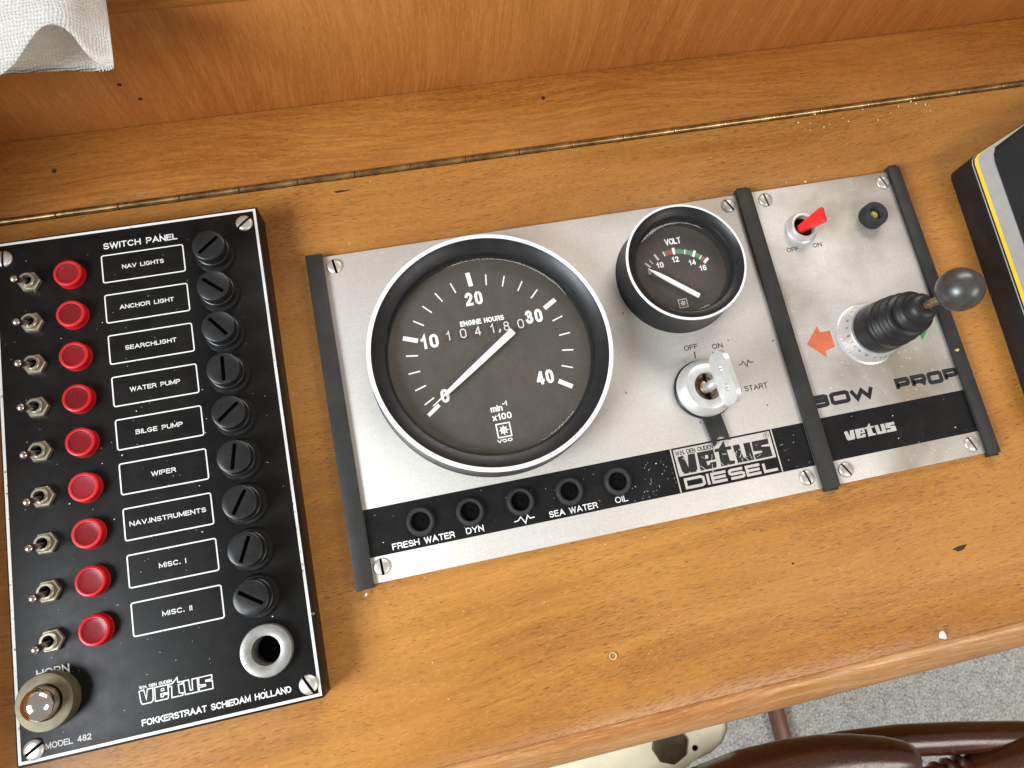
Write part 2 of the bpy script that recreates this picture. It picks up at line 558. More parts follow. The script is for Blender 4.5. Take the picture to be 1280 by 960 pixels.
A_ = arc_pts
GL = {   # plain upright sans letters as strokes; cap height 1, (width, strokes), 'c' marks a closed stroke
    'A': (.74, [[(0, 0), (.37, 1), (.74, 0)], [(.13, .33), (.61, .33)]]),
    'B': (.62, [[(0, 0), (0, 1), (.34, 1)] + A_(.36, .76, .22, .24, 90, -90) + [(0, .52)], [(.34, .52)] + A_(.37, .26, .25, .26, 90, -90) + [(0, 0)]]),
    'C': (.70, [A_(.36, .5, .36, .5, 42, 318, 18)]),
    'D': (.66, [[(0, 0), (0, 1), (.28, 1)] + A_(.30, .5, .36, .5, 90, -90, 14) + [(0, 0)]]),
    'E': (.55, [[(.55, 1), (0, 1), (0, 0), (.56, 0)], [(0, .53), (.5, .53)]]),
    'F': (.53, [[(.53, 1), (0, 1), (0, 0)], [(0, .52), (.47, .52)]]),
    'G': (.73, [A_(.36, .5, .36, .5, 45, 335, 18) + [(.70, .46), (.40, .46)]]),
    'H': (.64, [[(0, 0), (0, 1)], [(.64, 0), (.64, 1)], [(0, .53), (.64, .53)]]),
    'I': (.02, [[(.01, 0), (.01, 1)]]),
    'K': (.64, [[(0, 0), (0, 1)], [(.60, 1), (.03, .40)], [(.22, .58), (.64, 0)]]),
    'L': (.50, [[(0, 1), (0, 0), (.5, 0)]]),
    'M': (.76, [[(0, 0), (0, 1), (.38, .12), (.76, 1), (.76, 0)]]),
    'N': (.64, [[(0, 0), (0, 1), (.64, 0), (.64, 1)]]),
    'O': (.76, [A_(.38, .5, .38, .5, 90, 450, 24)[:-1] + ['c']]),
    'P': (.58, [[(0, 0), (0, 1), (.32, 1)] + A_(.34, .72, .24, .28, 90, -90) + [(0, .44)]]),
    'R': (.62, [[(0, 0), (0, 1), (.34, 1)] + A_(.36, .74, .23, .26, 90, -90) + [(0, .48)], [(.34, .48), (.52, .40), (.58, .22), (.62, 0)]]),
    'S': (.60, [A_(.30, .75, .27, .25, 25, 250, 12) + A_(.31, .26, .29, .26, 75, -160, 12)]),
    'T': (.60, [[(0, 1), (.6, 1)], [(.3, 1), (.3, 0)]]),
    'U': (.63, [[(0, 1), (0, .3)] + A_(.315, .3, .315, .3, 180, 360, 12) + [(.63, 1)]]),
    'V': (.68, [[(0, 1), (.34, 0), (.68, 1)]]),
    'W': (.98, [[(0, 1), (.24, 0), (.49, .94), (.74, 0), (.98, 1)]]),
    'Y': (.66, [[(0, 1), (.33, .46), (.66, 1)], [(.33, .46), (.33, 0)]]),
    '0': (.52, [[(0, .3)] + A_(.26, .3, .26, .3, 180, 360, 10) + A_(.26, .7, .26, .3, 0, 180, 10) + ['c']]),
    '1': (.26, [[(0, .72), (.12, .78), (.24, 1), (.24, 0)]]),
    '2': (.52, [A_(.26, .72, .25, .28, 170, -25, 10) + [(.30, .36), (.05, .14), (0, 0), (.53, 0)]]),
    '3': (.52, [A_(.25, .75, .22, .25, 165, -80, 10) + [(.22, .52)], [(.22, .52)] + A_(.25, .27, .26, .27, 80, -165, 12)]),
    '4': (.56, [[(.42, 0), (.42, .98)], [(.40, .97), (.02, .28)], [(0, .26), (.56, .26)]]),
    '6': (.52, [A_(.28, .68, .26, .32, 30, 180, 9) + [(.02, .32)], A_(.26, .31, .25, .31, 90, 450, 18)[:-1] + ['c']]),
    '8': (.52, [A_(.26, .76, .21, .24, 90, 450, 18)[:-1] + ['c'], A_(.26, .27, .25, .27, 90, 450, 18)[:-1] + ['c']]),
    '.': (.02, [[(.01, 0), (.01, .13)]]),
    ',': (.08, [[(.08, .14), (.08, .02), (0, -.16)]]),
    '-': (.30, [[(0, .42), (.3, .42)]]),
    'm': (.72, [[(0, 0), (0, .72)], [(0, .55)] + A_(.18, .54, .17, .17, 140, 0, 7) + [(.36, 0)], [(.36, .55)] + A_(.54, .54, .17, .17, 140, 0, 7) + [(.72, 0)]]),
    'i': (.02, [[(.01, 0), (.01, .72)], [(.01, .86), (.01, 1)]]),
    'n': (.40, [[(0, 0), (0, .72)], [(0, .55)] + A_(.2, .52, .2, .19, 140, 0, 7) + [(.4, 0)]]),
    'x': (.46, [[(0, 0), (.46, .72)], [(0, .72), (.46, 0)]]),
}


def text(bm, s, x0, x1, yb, cap, z, wd=None, mat=0, gap=.24, skew=0.0):
    """printed letters laid flat: they fill x0..x1, stand on yb and are cap high; wd is the line width"""
    wd = wd or cap * .16
    items, x = [], 0.0
    for ch in s:
        if ch == ' ':
            x += .62
            continue
        w_, st = GL[ch]
        items.append((x, st))
        x += w_ + gap
    total = x - gap
    h = wd / 2
    sx, sy = (x1 - x0 - wd) / max(total, .02), cap - wd
    dz = 0.0
    for gx, st in items:
        for ln in st:
            closed = ln[-1] == 'c'
            pts = ln[:-1] if closed else ln
            q = []
            for px, py in pts:
                v = (x0 + h + (gx + px) * sx + skew * py * cap, yb + h + py * sy)
                if not q or math.hypot(v[0] - q[-1][0], v[1] - q[-1][1]) > 1e-3:
                    q.append(v)
            if not closed:          # square ends reach the full cap height
                d0, d1 = Vector(q[0]) - Vector(q[1]), Vector(q[-1]) - Vector(q[-2])
                q[0] = tuple(Vector(q[0]) + d0.normalized() * h * .9)
                q[-1] = tuple(Vector(q[-1]) + d1.normalized() * h * .9)
            stroke(bm, q, wd, z + dz, closed, mat)
            dz += .0009


def printed(parent, name, mat, org, *args, **kw):
    """one word or phrase of lettering as a part of its own"""
    bm = NB()
    text(bm, *args, **kw)
    return build(name, bm, mat, parent, org)


def slotted_top(bm, c, r, z, sl, sw, depth, ang, dome=0.0, mat=0, mat_slot=0, seg=40):
    """a round top face with a screwdriver slot sunk into it; returns the outer ring's vertices"""
    ca, sa = math.cos(ang), math.sin(ang)
    outer = [bm.verts.new((c[0] + r * math.cos(2 * PI * i / seg), c[1] + r * math.sin(2 * PI * i / seg), z)) for i in range(seg)]

    def rect(zz):
        return [bm.verts.new((c[0] + x * ca - y * sa, c[1] + x * sa + y * ca, zz)) for x, y in
                ((-sl / 2, -sw / 2), (sl / 2, -sw / 2), (sl / 2, sw / 2), (-sl / 2, sw / 2))]
    top, bot = rect(z + dome), rect(z + dome - depth)
    es = [bm.edges.new((outer[i], outer[(i + 1) % seg])) for i in range(seg)]
    es += [bm.edges.new((top[i], top[(i + 1) % 4])) for i in range(4)]
    res = bmesh.ops.triangle_fill(bm, use_beauty=True, use_dissolve=False, edges=es)
    for g in res['geom']:
        if isinstance(g, bmesh.types.BMFace):
            g.material_index = mat
    for i in range(4):
        f = bm.faces.new((top[i], top[(i + 1) % 4], bot[(i + 1) % 4], bot[i]))
        f.material_index = mat_slot
    f = bm.faces.new(bot)
    f.material_index = mat_slot
    return outer


def skirt(bm, outer, c, prof, mat=0):
    """carry a ring of vertices down through further (r, z) rings"""
    seg = len(outer)
    prev = outer
    for r, z in prof:
        cur = [bm.verts.new((c[0] + r * math.cos(2 * PI * i / seg), c[1] + r * math.sin(2 * PI * i / seg), z)) for i in range(seg)]
        for i in range(seg):
            j = (i + 1) % seg
            f = bm.faces.new((prev[i], prev[j], cur[j], cur[i]))
            f.material_index = mat
        prev = cur


def screw(parent, x, y, z, r, ang):
    """slotted pan head: two half discs with the slot between them over a sunken floor"""
    bm = NB()
    sw = r * 0.15
    for s in (1, -1):
        rings = []
        for rr, zz in ((1.0, 0.0), (1.0, 0.35), (0.86, 0.72), (0.55, 0.95)):
            R2 = r * rr
            a0 = math.asin(min(0.99, sw / R2))
            ps = []
            for i in range(15):
                a = a0 + (PI - 2 * a0) * i / 14
                px, py = R2 * math.cos(a), s * R2 * math.sin(a)
                ps.append((x + px * math.cos(ang) - py * math.sin(ang), y + px * math.sin(ang) + py * math.cos(ang), z + zz * r * 0.34))
            rings.append([bm.verts.new(p) for p in ps])
        for a, b in zip(rings, rings[1:]):
            for i in range(15):
                j = (i + 1) % 15
                bm.faces.new((a[i], a[j], b[j], b[i]))
        bm.faces.new(rings[-1])
    fl = bm.faces.new([bm.verts.new((px, py, z + 0.12)) for px, py in circ(x, y, r * 0.97, 24)])
    fl.material_index = 1
    return build('screw', bm, [NICKEL, DARK], parent, (x, y, z), sharp=50)


def sweep_x(bm, prof, x0, x1, n=2):
    rows = [[bm.verts.new((x0 + (x1 - x0) * i / (n - 1), y, z)) for y, z in prof] for i in range(n)]
    for a, b in zip(rows, rows[1:]):
        for i in range(len(prof)):
            j = (i + 1) % len(prof)
            bm.faces.new((a[i], a[j], b[j], b[i]))
    bm.faces.new(rows[0])
    bm.faces.new(rows[-1][::-1])


# ------------------------------------------------------------------ the wooden console
lid = thing('console_lid', 'varnished orange-brown wooden console top carrying the instrument panels', 'console top', (60, -10, 0))
bm = NB()
top = [(121.2, -0.4), (120.8, 0.0), (60, 0.0), (0, 0.0), (-60, 0.0), (-105, 0.0)] + [(-120.0 - 22.9 * i / 20, 5.6 * (i / 20) ** 2.8) for i in range(21)]
sweep_x(bm, top + [(-142.9, -18), (121.2, -18)], -520, 620)
build('lid_board', bm, WOOD_TOP, lid, (60, -10, 0))
bm = NB()
rail = [(-143.0, -18), (-143.0, 5.6), (-143.5, 6.2), (-144.6, 6.4), (-146.4, 6.0), (-148.8, 4.6), (-151.4, 2.4), (-153.8, -0.2), (-155.5, -3.2),
        (-156.6, -6.5), (-157.0, -11), (-156.8, -18)]
sweep_x(bm, rail, -520, 620)
o = build('fiddle_rail', bm, WOOD_RAIL, lid, (60, -150, 0))
tag(o, 'pale worn rounded rail along the front edge')
bm = NB()
box(bm, -520, 620, -128, -112, -690, -18.2, 0.5)
build('front_board', bm, WOOD_TOP, lid, (60, -120, -300))
for x, y, a, b, ang in ((-17.6, 114.8, 3.9, 0.55, 0), (232.7, -107.7, 3.4, 1.1, 6), (197.9, -128.4, 1.6, 0.6, 5), (-22.0, -41, 0.6, 0.4, 0), (152, -98, .7, .45, 0)):
    bm = NB()
    pts = []
    for i in range(18):
        t = 2 * PI * i / 18
        rr = 1 + 0.18 * math.sin(3 * t + x) + 0.1 * math.sin(5 * t)
        px, py = a * rr * math.cos(t), b * rr * math.sin(t)
        c_, s_ = math.cos(R_(ang)), math.sin(R_(ang))
        pts.append((x + px * c_ - py * s_, y + px * s_ + py * c_))
    flat(bm, pts, 0.06)
    build('wood_knot', bm, KNOT, lid, (x, y, 0))

plank = thing('rear_plank', 'varnished plank between the brass hinge and the upright panel', 'plank', (60, 143, 0))
bm = NB()
box(bm, -520, 620, 124.4, 163.6, -18, 0.2, 0.6)
build('plank_board', bm, WOOD_REAR, plank, (60, 143, 0))
for x, y in ((90.4, 151.0), (-146.1, 145.2)):
    bm = NB()
    flat(bm, circ(x, y, 1.1, 12), 0.26)
    build('wood_knot', bm, KNOT, plank, (x, y, 0))

hinge = thing('piano_hinge', 'long tarnished brass hinge rod between the two planks', 'hinge', (60, 122.7, 0))
kn = 27.3
x = -10.0 - kn * 18
i = 0
MX = Matrix.Rotation(R_(90), 4, 'Y')
while x < 600:
    bm = NB()
    r = 1.55 + (0.04 if i % 2 else 0)
    lathe(bm, [(0, 0.12), (r - 0.25, 0.12), (r, 0.4), (r, kn - 0.4), (r - 0.25, kn - 0.12), (0, kn - 0.12)], (x, 122.75, 0.15), 20, M4=MX)
    build('knuckle', bm, BRASS, hinge, (x + kn / 2, 122.75, 0))
    x += kn
    i += 1
bm = NB()
box(bm, -520, 620, 121.25, 124.35, -8, -0.9)
build('hinge_leaf', bm, KNOT, hinge, (60, 122.7, -3))

wall = thing('upright_panel', 'reddish varnished upright wood panel behind the plank', 'panel', (60, 170, 0))
bm = NB()
box(bm, -520, 620, 163.7, 178, -18, 70, 0.8)
build('veneer_board', bm, WOOD_WALL, wall, (60, 170, 0))
bm = NB()
box(bm, -238, -222, -143, 163.6, -18, 72, 0.8)  # unseen side board, added to keep window light off the left end
build('added_side_board', bm, WOOD_REAR, wall, (-230, 10, 30))
bm = NB()
box(bm, -520, 620, 162.6, 260, 70.1, 84, 1.5)
build('ledge', bm, WOOD_REAR, wall, (60, 200, 75))
for x, z in ((-103.0, 30), (-98.6, 19)):
    bm = NB()
    pts = circ(0, 0, 1.3, 12)
    bm.faces.new([bm.verts.new((x + px * .8, 163.62, z + py * .8)) for px, py in pts])
    build('nail_hole', bm, KNOT, wall, (x, 163.6, z))
# ------------------------------------------------------------------ letter shapes
VETUS = {
    'v': [(0, .96), (.34, 1), (.47, .30), (.60, 1), (1, 1), (.94, .14), (.82, 0), (.17, 0), (.07, .16)],
    'e': [(.06, 1), (1, 1), (1, .44), (.46, .44), (.46, .22), (.60, .22), (.64, .33), (1, .33), (.95, .05), (.9, 0), (.02, 0)],
    't': [(0, 1), (.26, 1), (.64, 1.36), (.66, 1), (.96, 1), (.96, .82), (.68, .82), (.70, .22), (.98, .16), (.92, 0), (.14, 0), (.2, .82), (0, .82)],
    'u': [(0, 1), (.38, 1), (.42, .24), (.60, .24), (.62, 1), (1, 1), (1, 0), (.04, 0)],
    's': [(.04, 1), (1, 1), (.98, .70), (.54, .70), (.52, .62), (1, .56), (1, 0), (0, 0), (0, .28), (.48, .30), (.48, .40), (0, .46)],
}


def vetus_polys(x0, x1, y0, h, gap):
    n = 5
    cw = (x1 - x0 - gap * (n - 1)) / n
    return [[(x0 + i * (cw + gap) + px * cw, y0 + py * h) for px, py in VETUS[ch]] for i, ch in enumerate('vetus')]


SQ = {   # square stroke alphabet, drawn on a unit cell
    'B': [([(0, 0), (0, 1), (.88, 1), (1, .9), (1, .64), (.9, .53), (0, .53)], 0), ([(.9, .53), (1, .42), (1, .1), (.88, 0), (0, 0)], 0)],
    'O': [([(.1, 0), (0, .12), (0, .88), (.1, 1), (.9, 1), (1, .88), (1, .12), (.9, 0)], 1)],
    'W': [([(0, 1), (.22, 0), (.5, .85), (.78, 0), (1, 1)], 0)],
    'P': [([(0, 0), (0, 1), (.9, 1), (1, .88), (1, .54), (.9, .42), (0, .42)], 0)],
    'R': [([(0, 0), (0, 1), (.9, 1), (1, .88), (1, .54), (.9, .42), (0, .42)], 0), ([(.55, .42), (.98, 0)], 0)],
    'D': [([(0, 0), (0, 1), (.86, 1), (1, .86), (1, .14), (.86, 0)], 1)],
    'I': [([(0, 0), (0, 1)], 0)],
    'E': [([(1, 1), (0, 1), (0, 0), (1, 0)], 0), ([(0, .5), (.95, .5)], 0)],
    'S': [([(1, 1), (.1, 1), (0, .9), (0, .6), (.1, .5), (.9, .5), (1, .4), (1, .1), (.9, 0), (0, 0)], 0)],
    'L': [([(0, 1), (0, 0), (1, 0)], 0)],
}


def sq_text(bm, s, spans, yb, cap, z, wd, mat=0):
    dz = 0
    for ch, (a, b) in zip(s, spans):
        for pts, cl in SQ[ch]:
            h = wd / 2
            q = [(a + h + px * (b - a - wd), yb + h + py * (cap - wd)) for px, py in pts] if ch != 'I' else [((a + b) / 2, yb + py * cap) for px, py in pts]
            stroke(bm, q, wd, z + dz, bool(cl), mat)
            dz += 0.0011


def zigzag(bm, x0, x1, yc, h, z, wd, mat=0):
    L = x1 - x0
    stroke(bm, [(x0, yc - .1 * h), (x0 + .2 * L, yc), (x0 + .34 * L, yc + .45 * h), (x0 + .52 * L, yc - .55 * h), (x0 + .68 * L, yc + .5 * h),
                (x0 + .78 * L, yc), (x1, yc + .05 * h)], wd, z, False, mat)


def scratches(bm, x0, x1, y0, y1, z, n, mat=0, lmax=3.0, wd=0.16):
    for _ in range(n):
        px, py, a, L = random.uniform(x0, x1), random.uniform(y0, y1), random.uniform(0, PI), random.uniform(0.3, lmax) * random.random()
        q = [(px, py)]
        for k in range(2):
            a += random.uniform(-.5, .5)
            q.append((q[-1][0] + L / 2 * math.cos(a), q[-1][1] + L / 2 * math.sin(a)))
        if all(x0 <= u <= x1 and y0 <= v <= y1 for u, v in q):
            z += 0.0007
            stroke(bm, q, wd * random.uniform(.6, 1.4), z, False, mat)


# ------------------------------------------------------------------ switch panel
SZ = 15.0
ROWS = [84.3 - 18.45 * i for i in range(9)]
sp = thing('switch_panel', 'black switch panel with nine toggles, nine red lamps and fuse caps', 'switch panel', (-111, -1, 0))
bm = NB()
box(bm, -167.0, -55.0, -106.3, 104.7, 0.02, SZ, 0.8, 2)
# the bore behind the power socket
top = max((f for f in bm.faces if f.normal.z > .9), key=lambda f: f.calc_area())
hole = [bm.verts.new((x, y, SZ)) for x, y in circ(-73.8, -84.2, 7.5, 32)]
es = list(top.edges) + [bm.edges.new((hole[i], hole[(i + 1) % 32])) for i in range(32)]
bm.faces.remove(top)
bmesh.ops.triangle_fill(bm, use_beauty=True, use_dissolve=False, edges=es)
build('face_plate', bm, BLACK_PANEL, sp, (-111, -1, 0))
bm = NB()
stroke(bm, [(-165.6, -104.8), (-56.4, -104.8), (-56.4, 103.2), (-165.6, 103.2)], 1.1, SZ + .05, True)
build('border_line', bm, WORN, sp, (-111, -1, SZ))
Z1 = SZ + .05
printed(sp, 'lettering', WORN, (-106, 95, SZ), 'SWITCH PANEL', -121.5, -90.4, 94.3, 2.9, Z1, .52)
printed(sp, 'lettering', WORN, (-152, -75, SZ), 'HORN', -158.3, -146.5, -76.4, 3.0, Z1, .52)
printed(sp, 'lettering', GREY_PRINT, (-148, -101, SZ), 'MODEL 482'.replace('2', '2'), -156.6, -140.4, -101.9, 2.2, Z1, .38)
printed(sp, 'lettering', WORN, (-95, -101, SZ), 'FOKKERSTRAAT SCHIEDAM HOLLAND', -122.4, -67.0, -101.6, 2.4, Z1, .46)
bm = NB()
for k, pl in enumerate(vetus_polys(-122.4, -95.6, -93.8, 5.0, 0.35)):
    stroke(bm, pl, 0.42, SZ + .05 + k * .002, True)
stroke(bm, [(-114.4, -90.6), (-113.4, -90.6), (-113.4, -89.8), (-114.4, -89.8)], 0.3, SZ + .07, True)
text(bm, 'W.H. DEN OUDEN', -122.3, -110.2, -88.3, 1.15, SZ + .05, .24)
build('emblem', bm, WORN, sp, (-109, -90, SZ))
bm = NB()
scratches(bm, -160, -60, -100, 98, SZ + .03, 70, lmax=1.1, wd=0.13)
build('scratch_marks', bm, GREY_PRINT, sp, (-111, -1, SZ))

LEGENDS = [('NAV LIGHTS', 17.4), ('ANCHOR LIGHT', 22.4), ('SEARCHLIGHT', 20.9), ('WATER PUMP', 20.2), ('BILGE PUMP', 18.7), ('WIPER', 9.7),
           ('NAV.INSTRUMENTS', 29.6), ('MISC. I', 10.4), ('MISC. II', 11.3)]
for (s, wd), y in zip(LEGENDS, ROWS):
    bm = NB()
    stroke(bm, rrect(-122.6, -88.6, y - 5.5, y + 7.1, 0.8, 3), 0.54, SZ + .05, True)
    fr = build('label_frame', bm, WORN, sp, (-105.6, y, SZ))
    bm = NB()
    text(bm, s, -105.8 - wd / 2, -105.8 + wd / 2, y - .2, 1.95, SZ + .05, .35)
    build('lettering', bm, LEGEND, fr, (-105.6, y, SZ))


def toggle(parent, x, y, z, lean):
    bm = NB()
    lathe(bm, [(4.6, 0), (4.6, 1.7), (4.2, 2.1), (3.35, 2.1), (3.35, 0.0)], (x, y, z), 6)
    lathe(bm, [(3.3, 0), (3.3, 3.6), (3.0, 3.9), (2.2, 3.9), (2.0, 1.0)], (x, y, z), 24)
    rg = lathe(bm, [(2.1, 1.2), (0, 1.2)], (x, y, z), 24, mat=1)
    sw = build('toggle_switch', bm, [TARNISH, DARK], parent, (x, y, z))
    bm = NB()
    d = Vector((-0.06 + random.uniform(-.03, .03), -lean + random.uniform(-.05, .05), 1.0)).normalized()
    M4 = d.to_track_quat('Z', 'Y').to_matrix().to_4x4()
    lathe(bm, [(0.95, 1.4), (1.0, 3.5), (1.35, 9.0), (1.55, 11.2), (1.45, 12.0), (0.9, 12.5), (0, 12.65)], (x, y, z), 20, M4=M4)
    build('lever', bm, LEVER, sw, (x, y, z))


for y in ROWS:
    toggle(sp, -151.7, y - .5, SZ, 0.22)
    bm = NB()
    c = (-135.3, y, SZ)
    lathe(bm, [(6.1, 0), (6.05, 0.3), (5.95, 0.4), (5.85, 3.0), (5.7, 3.4), (5.3, 3.6), (4.7, 3.6), (4.5, 3.5)], c, 40)
    il_ = build('indicator_lamp', bm, LENS, sp, c)
    bm = NB()
    lathe(bm, [(4.52, 3.51), (4.3, 3.25), (3.6, 3.12), (2.6, 3.05), (1.2, 3.0), (0, 3.0)], c, 32)
    build('lamp_centre', bm, LENS_DARK, il_, c)
ANG = [38, -42, -52, 88, 38, 78, 58, 66, -35]
for y, a in zip(ROWS, ANG):
    c = (-75.2, y - .2)
    bm = NB()
    lathe(bm, [(8.6, 0), (8.6, 0.8), (8.0, 1.6), (0, 1.6)], (c[0], c[1], SZ), 40)
    fh = build('fuse_holder', bm, FUSE_BLACK, sp, (c[0], c[1], SZ))
    bm = NB()
    r = 6.75
    ot = slotted_top(bm, c, r - 0.5, SZ + 10.6, 10.4, 1.5, 1.8, R_(a), mat_slot=1)
    skirt(bm, ot, c, [(r - .12, SZ + 10.35), (r, SZ + 9.9), (r, SZ + 5.5), (r + .35, SZ + 5.3), (r + .35, SZ + 1.65)])
    build('fuse_cap', bm, [FUSE_BLACK, DARK], fh, (c[0], c[1], SZ + 5))

bm = NB()
lathe(bm, [(10.0, 0), (10.0, 2.7), (9.7, 3.2), (9.3, 3.35), (5.9, 3.35), (5.6, 3.2), (5.45, 2.8), (5.4, -9)], (-73.8, -84.2, SZ), 56)
so = build('power_socket', bm, ZINC, sp, (-73.8, -84.2, SZ))
bm = NB()
lathe(bm, [(5.42, -7.5), (5.3, -8.5), (1.5, -8.8), (0, -8.8)], (-73.8, -84.2, SZ), 40)
build('socket_well', bm, DARK, so, (-73.8, -84.2, SZ))

hc = (-153.1, -84.9, SZ)
bm = NB()
lathe(bm, [(10.3, 0), (10.3, 5.5), (10.1, 5.9), (9.7, 6.0), (6.6, 6.0), (6.3, 5.7), (6.2, 4.4), (5.6, 4.2), (5.5, 3.0)], hc, 56)
hb = build('horn_button', bm, COLLAR, sp, hc)
bm = NB()
lathe(bm, [(5.9, 3.2), (5.9, 7.0), (5.75, 10.4), (5.4, 11.3), (4.4, 12.2), (3.4, 12.9), (2.2, 13.4), (1.1, 13.65), (0, 13.7)], hc, 48)
build('push_cap', bm, CHROME, hb, hc)
for x, y, a in ((-161.9, 96.5, 88), (-61.3, 97.2, 38), (-60.3, -100.2, -62), (-160.4, -100.9, 30)):
    screw(sp, x, y, SZ + .05, 3.7, R_(a))

# ------------------------------------------------------------------ engine panel
PZ = 2.5
ep = thing('engine_panel', 'brushed metal engine panel with large tachometer, voltmeter and key switch', 'instrument panel', (70, 6, 0))
bm = NB()
box(bm, -33.5, 178.3, -68.5, 81.4, 0.02, PZ, 0.35, 2)
build('face_plate', bm, ALU, ep, (70, 6, 0))


ST = 4.6


def strip(parent, x0, x1):
    bm = NB()
    box(bm, x0, x1, -69.3, 83.0, PZ + .02, ST, 0.35, 2)
    box(bm, x0 + 1.2, x1 - 1.2, -70.4, -68.2, 0.03, ST - .4, 0.2, 1)
    box(bm, x0 + 1.2, x1 - 1.2, 81.7, 84.0, 0.03, ST - .4, 0.2, 1)
    build('edge_strip', bm, STRIP, parent, ((x0 + x1) / 2, 6, PZ))


bm = NB()
box(bm, -38.7, -31.1, -69.9, 82.4, 0.04, ST, 0.35, 2)
build('edge_strip', bm, STRIP, ep, (-34.6, 6, 0))
strip(ep, 174.5, 182.6)
T = PZ + .04
bm = NB()
flat(bm, [(-31.0, -57.7), (174.5, -57.7), (174.5, -37.3), (-31.0, -37.3)], T)
bd = build('printed_band', bm, BLACK_BAND, ep, (70, -47, T))
U = T + .04
printed(bd, 'lettering', WHITE, (-8, -56, T), 'FRESH WATER', -21.2, 5.8, -56.4, 2.7, U, .46)
printed(bd, 'lettering', WHITE, (14, -56, T), 'DYN', 10.8, 18.6, -56.2, 2.7, U, .46)
printed(bd, 'lettering', WHITE, (59, -56, T), 'SEA WATER', 47.9, 70.0, -56.5, 2.7, U, .40)
printed(bd, 'lettering', WHITE, (81, -56, T), 'OIL', 78.3, 84.2, -56.2, 2.7, U, .38)
bm = NB()
zigzag(bm, 32.2, 41.4, -54.9, 3.0, U, 0.45)
build('glow_plug_mark', bm, WHITE, bd, (37, -55, T))
for x0, x1, y0, y1, n, lm, wd in ((93, 108, -57, -41, 34, 2.6, .16), (85, 95, -57, -50, 9, 2.2, .22), (160, 173, -57, -39, 14, 2.6, .15), (-30, 84, -55, -38, 26, .8, .2)):
    bm = NB()
    scratches(bm, x0, x1, y0, y1, U, n, lmax=lm, wd=wd)
    build('scratch_marks', bm, GREY_PRINT, bd, ((x0 + x1) / 2, -47, T))

# maker's emblem on the band
bm = NB()
gx0, gx1, gy0, gy1 = 108.8, 158.2, -57.5, -37.4
for xx in (gx0, gx1):
    flat(bm, [(xx - .3, gy0), (xx + .3, gy0), (xx + .3, gy1), (xx - .3, gy1)], U, 0)
wl = [(gx0 + 1.1, gy1 - .7), (gx1 - 1.1, gy1 - .7), (gx1 - 1.1, gy1 - 13.0), (gx0 + 1.1, gy1 - 13.0)]
flat(bm, wl, U + .006, 0)
for k, pl in enumerate(vetus_polys(gx0 + 2.3, gx1 - 2.6, gy1 - 12.2, 8.3, 0.55)):
    flat(bm, pl, U + .02 + .002 * k, 1)
flat(bm, [(124.0, -44.8), (125.4, -44.8), (125.4, -43.2), (124.0, -43.2)], U + .04, 0)
text(bm, 'W.H. DEN OUDEN', gx0 + 1.8, gx0 + 20.0, gy1 - 3.5, 2.1, U + .03, .34, 1)
stroke(bm, circ(gx1 - 3.0, gy1 - 2.3, 1.25, 20), 0.2, U + .03, True, 1)
text(bm, 'R', gx1 - 3.5, gx1 - 2.5, gy1 - 2.9, 1.3, U + .034, .22, 1)
spans = [(gx0 + 2.6, gx0 + 12.4), (gx0 + 12.9, gx0 + 14.9), (gx0 + 15.4, gx0 + 23.4), (gx0 + 23.9, gx0 + 31.6), (gx0 + 32.2, gx0 + 40.0), (gx0 + 40.6, gx0 + 48.2)]
sq_text(bm, 'DIESEL', spans, gy0 + 1.0, 5.0, U + .02, 1.25, 0)
scratches(bm, gx0 + 1, gx1 - 8, gy0 + 6, gy1 - 4, U + .05, 38, lmax=6.5, wd=0.24)
build('emblem', bm, [ALU, INK], bd, (133, -47, T))

printed(ep, 'lettering', INK, (131, 8, PZ), 'OFF', 127.6, 134.6, 6.6, 2.5, T, .40)
printed(ep, 'lettering', INK, (144, 6, PZ), 'ON', 141.4, 146.7, 5.0, 2.5, T, .40)
printed(ep, 'lettering', INK, (157, -16, PZ), 'START', 151.3, 162.9, -17.9, 2.6, T, .40)
bm = NB()
zigzag(bm, 151.7, 159.4, -4.6, 2.8, T, 0.42)
build('glow_plug_mark', bm, INK, ep, (155, -4.6, PZ))
for p, q in (((132.2, 5.4), (131.9, 2.2)), ((141.3, 3.6), (139.9, 1.1)), ((147.2, -16.6), (149.8, -16.9))):
    bm = NB()
    stroke(bm, [p, q], .55, T)
    build('position_tick', bm, INK, ep, (p[0], p[1], PZ))
bm = NB()
for x, y in ((126.6, 1.5), (118, -13), (126, -28), (160, -26), (95, -8), (20, -33), (103, 30), (172, 4), (150, 8)):
    flat(bm, circ(x, y, random.uniform(.2, .45), 8), T)
tag(build('dirt_specks', bm, INK, ep, (110, -5, PZ)), kind='stuff')

for x, y, a in ((-26.3, 75.8, -82), (-26.7, -62.2, 92), (169.6, 76.2, -62), (168.7, -62.4, -76)):
    screw(ep, x, y, PZ + .02, 3.6, R_(a))

for x in (-7.6, 14.2, 36.6, 58.9, 81.3):
    bm = NB()
    c = (x, -46.9, PZ)
    lathe(bm, [(6.3, 0.02), (6.2, 1.4), (5.7, 2.2), (5.2, 2.5), (4.6, 2.4), (4.15, 1.9), (3.95, -1.2)], c, 40)
    pl = build('pilot_lamp', bm, GROMMET, ep, c)
    bm = NB()
    lathe(bm, [(4.15, 0.9), (4.0, 0.12), (1.2, 0.12), (0.7, 0.8), (0, 0.9)], c, 32)
    build('lamp_well', bm, DARK, pl, c)


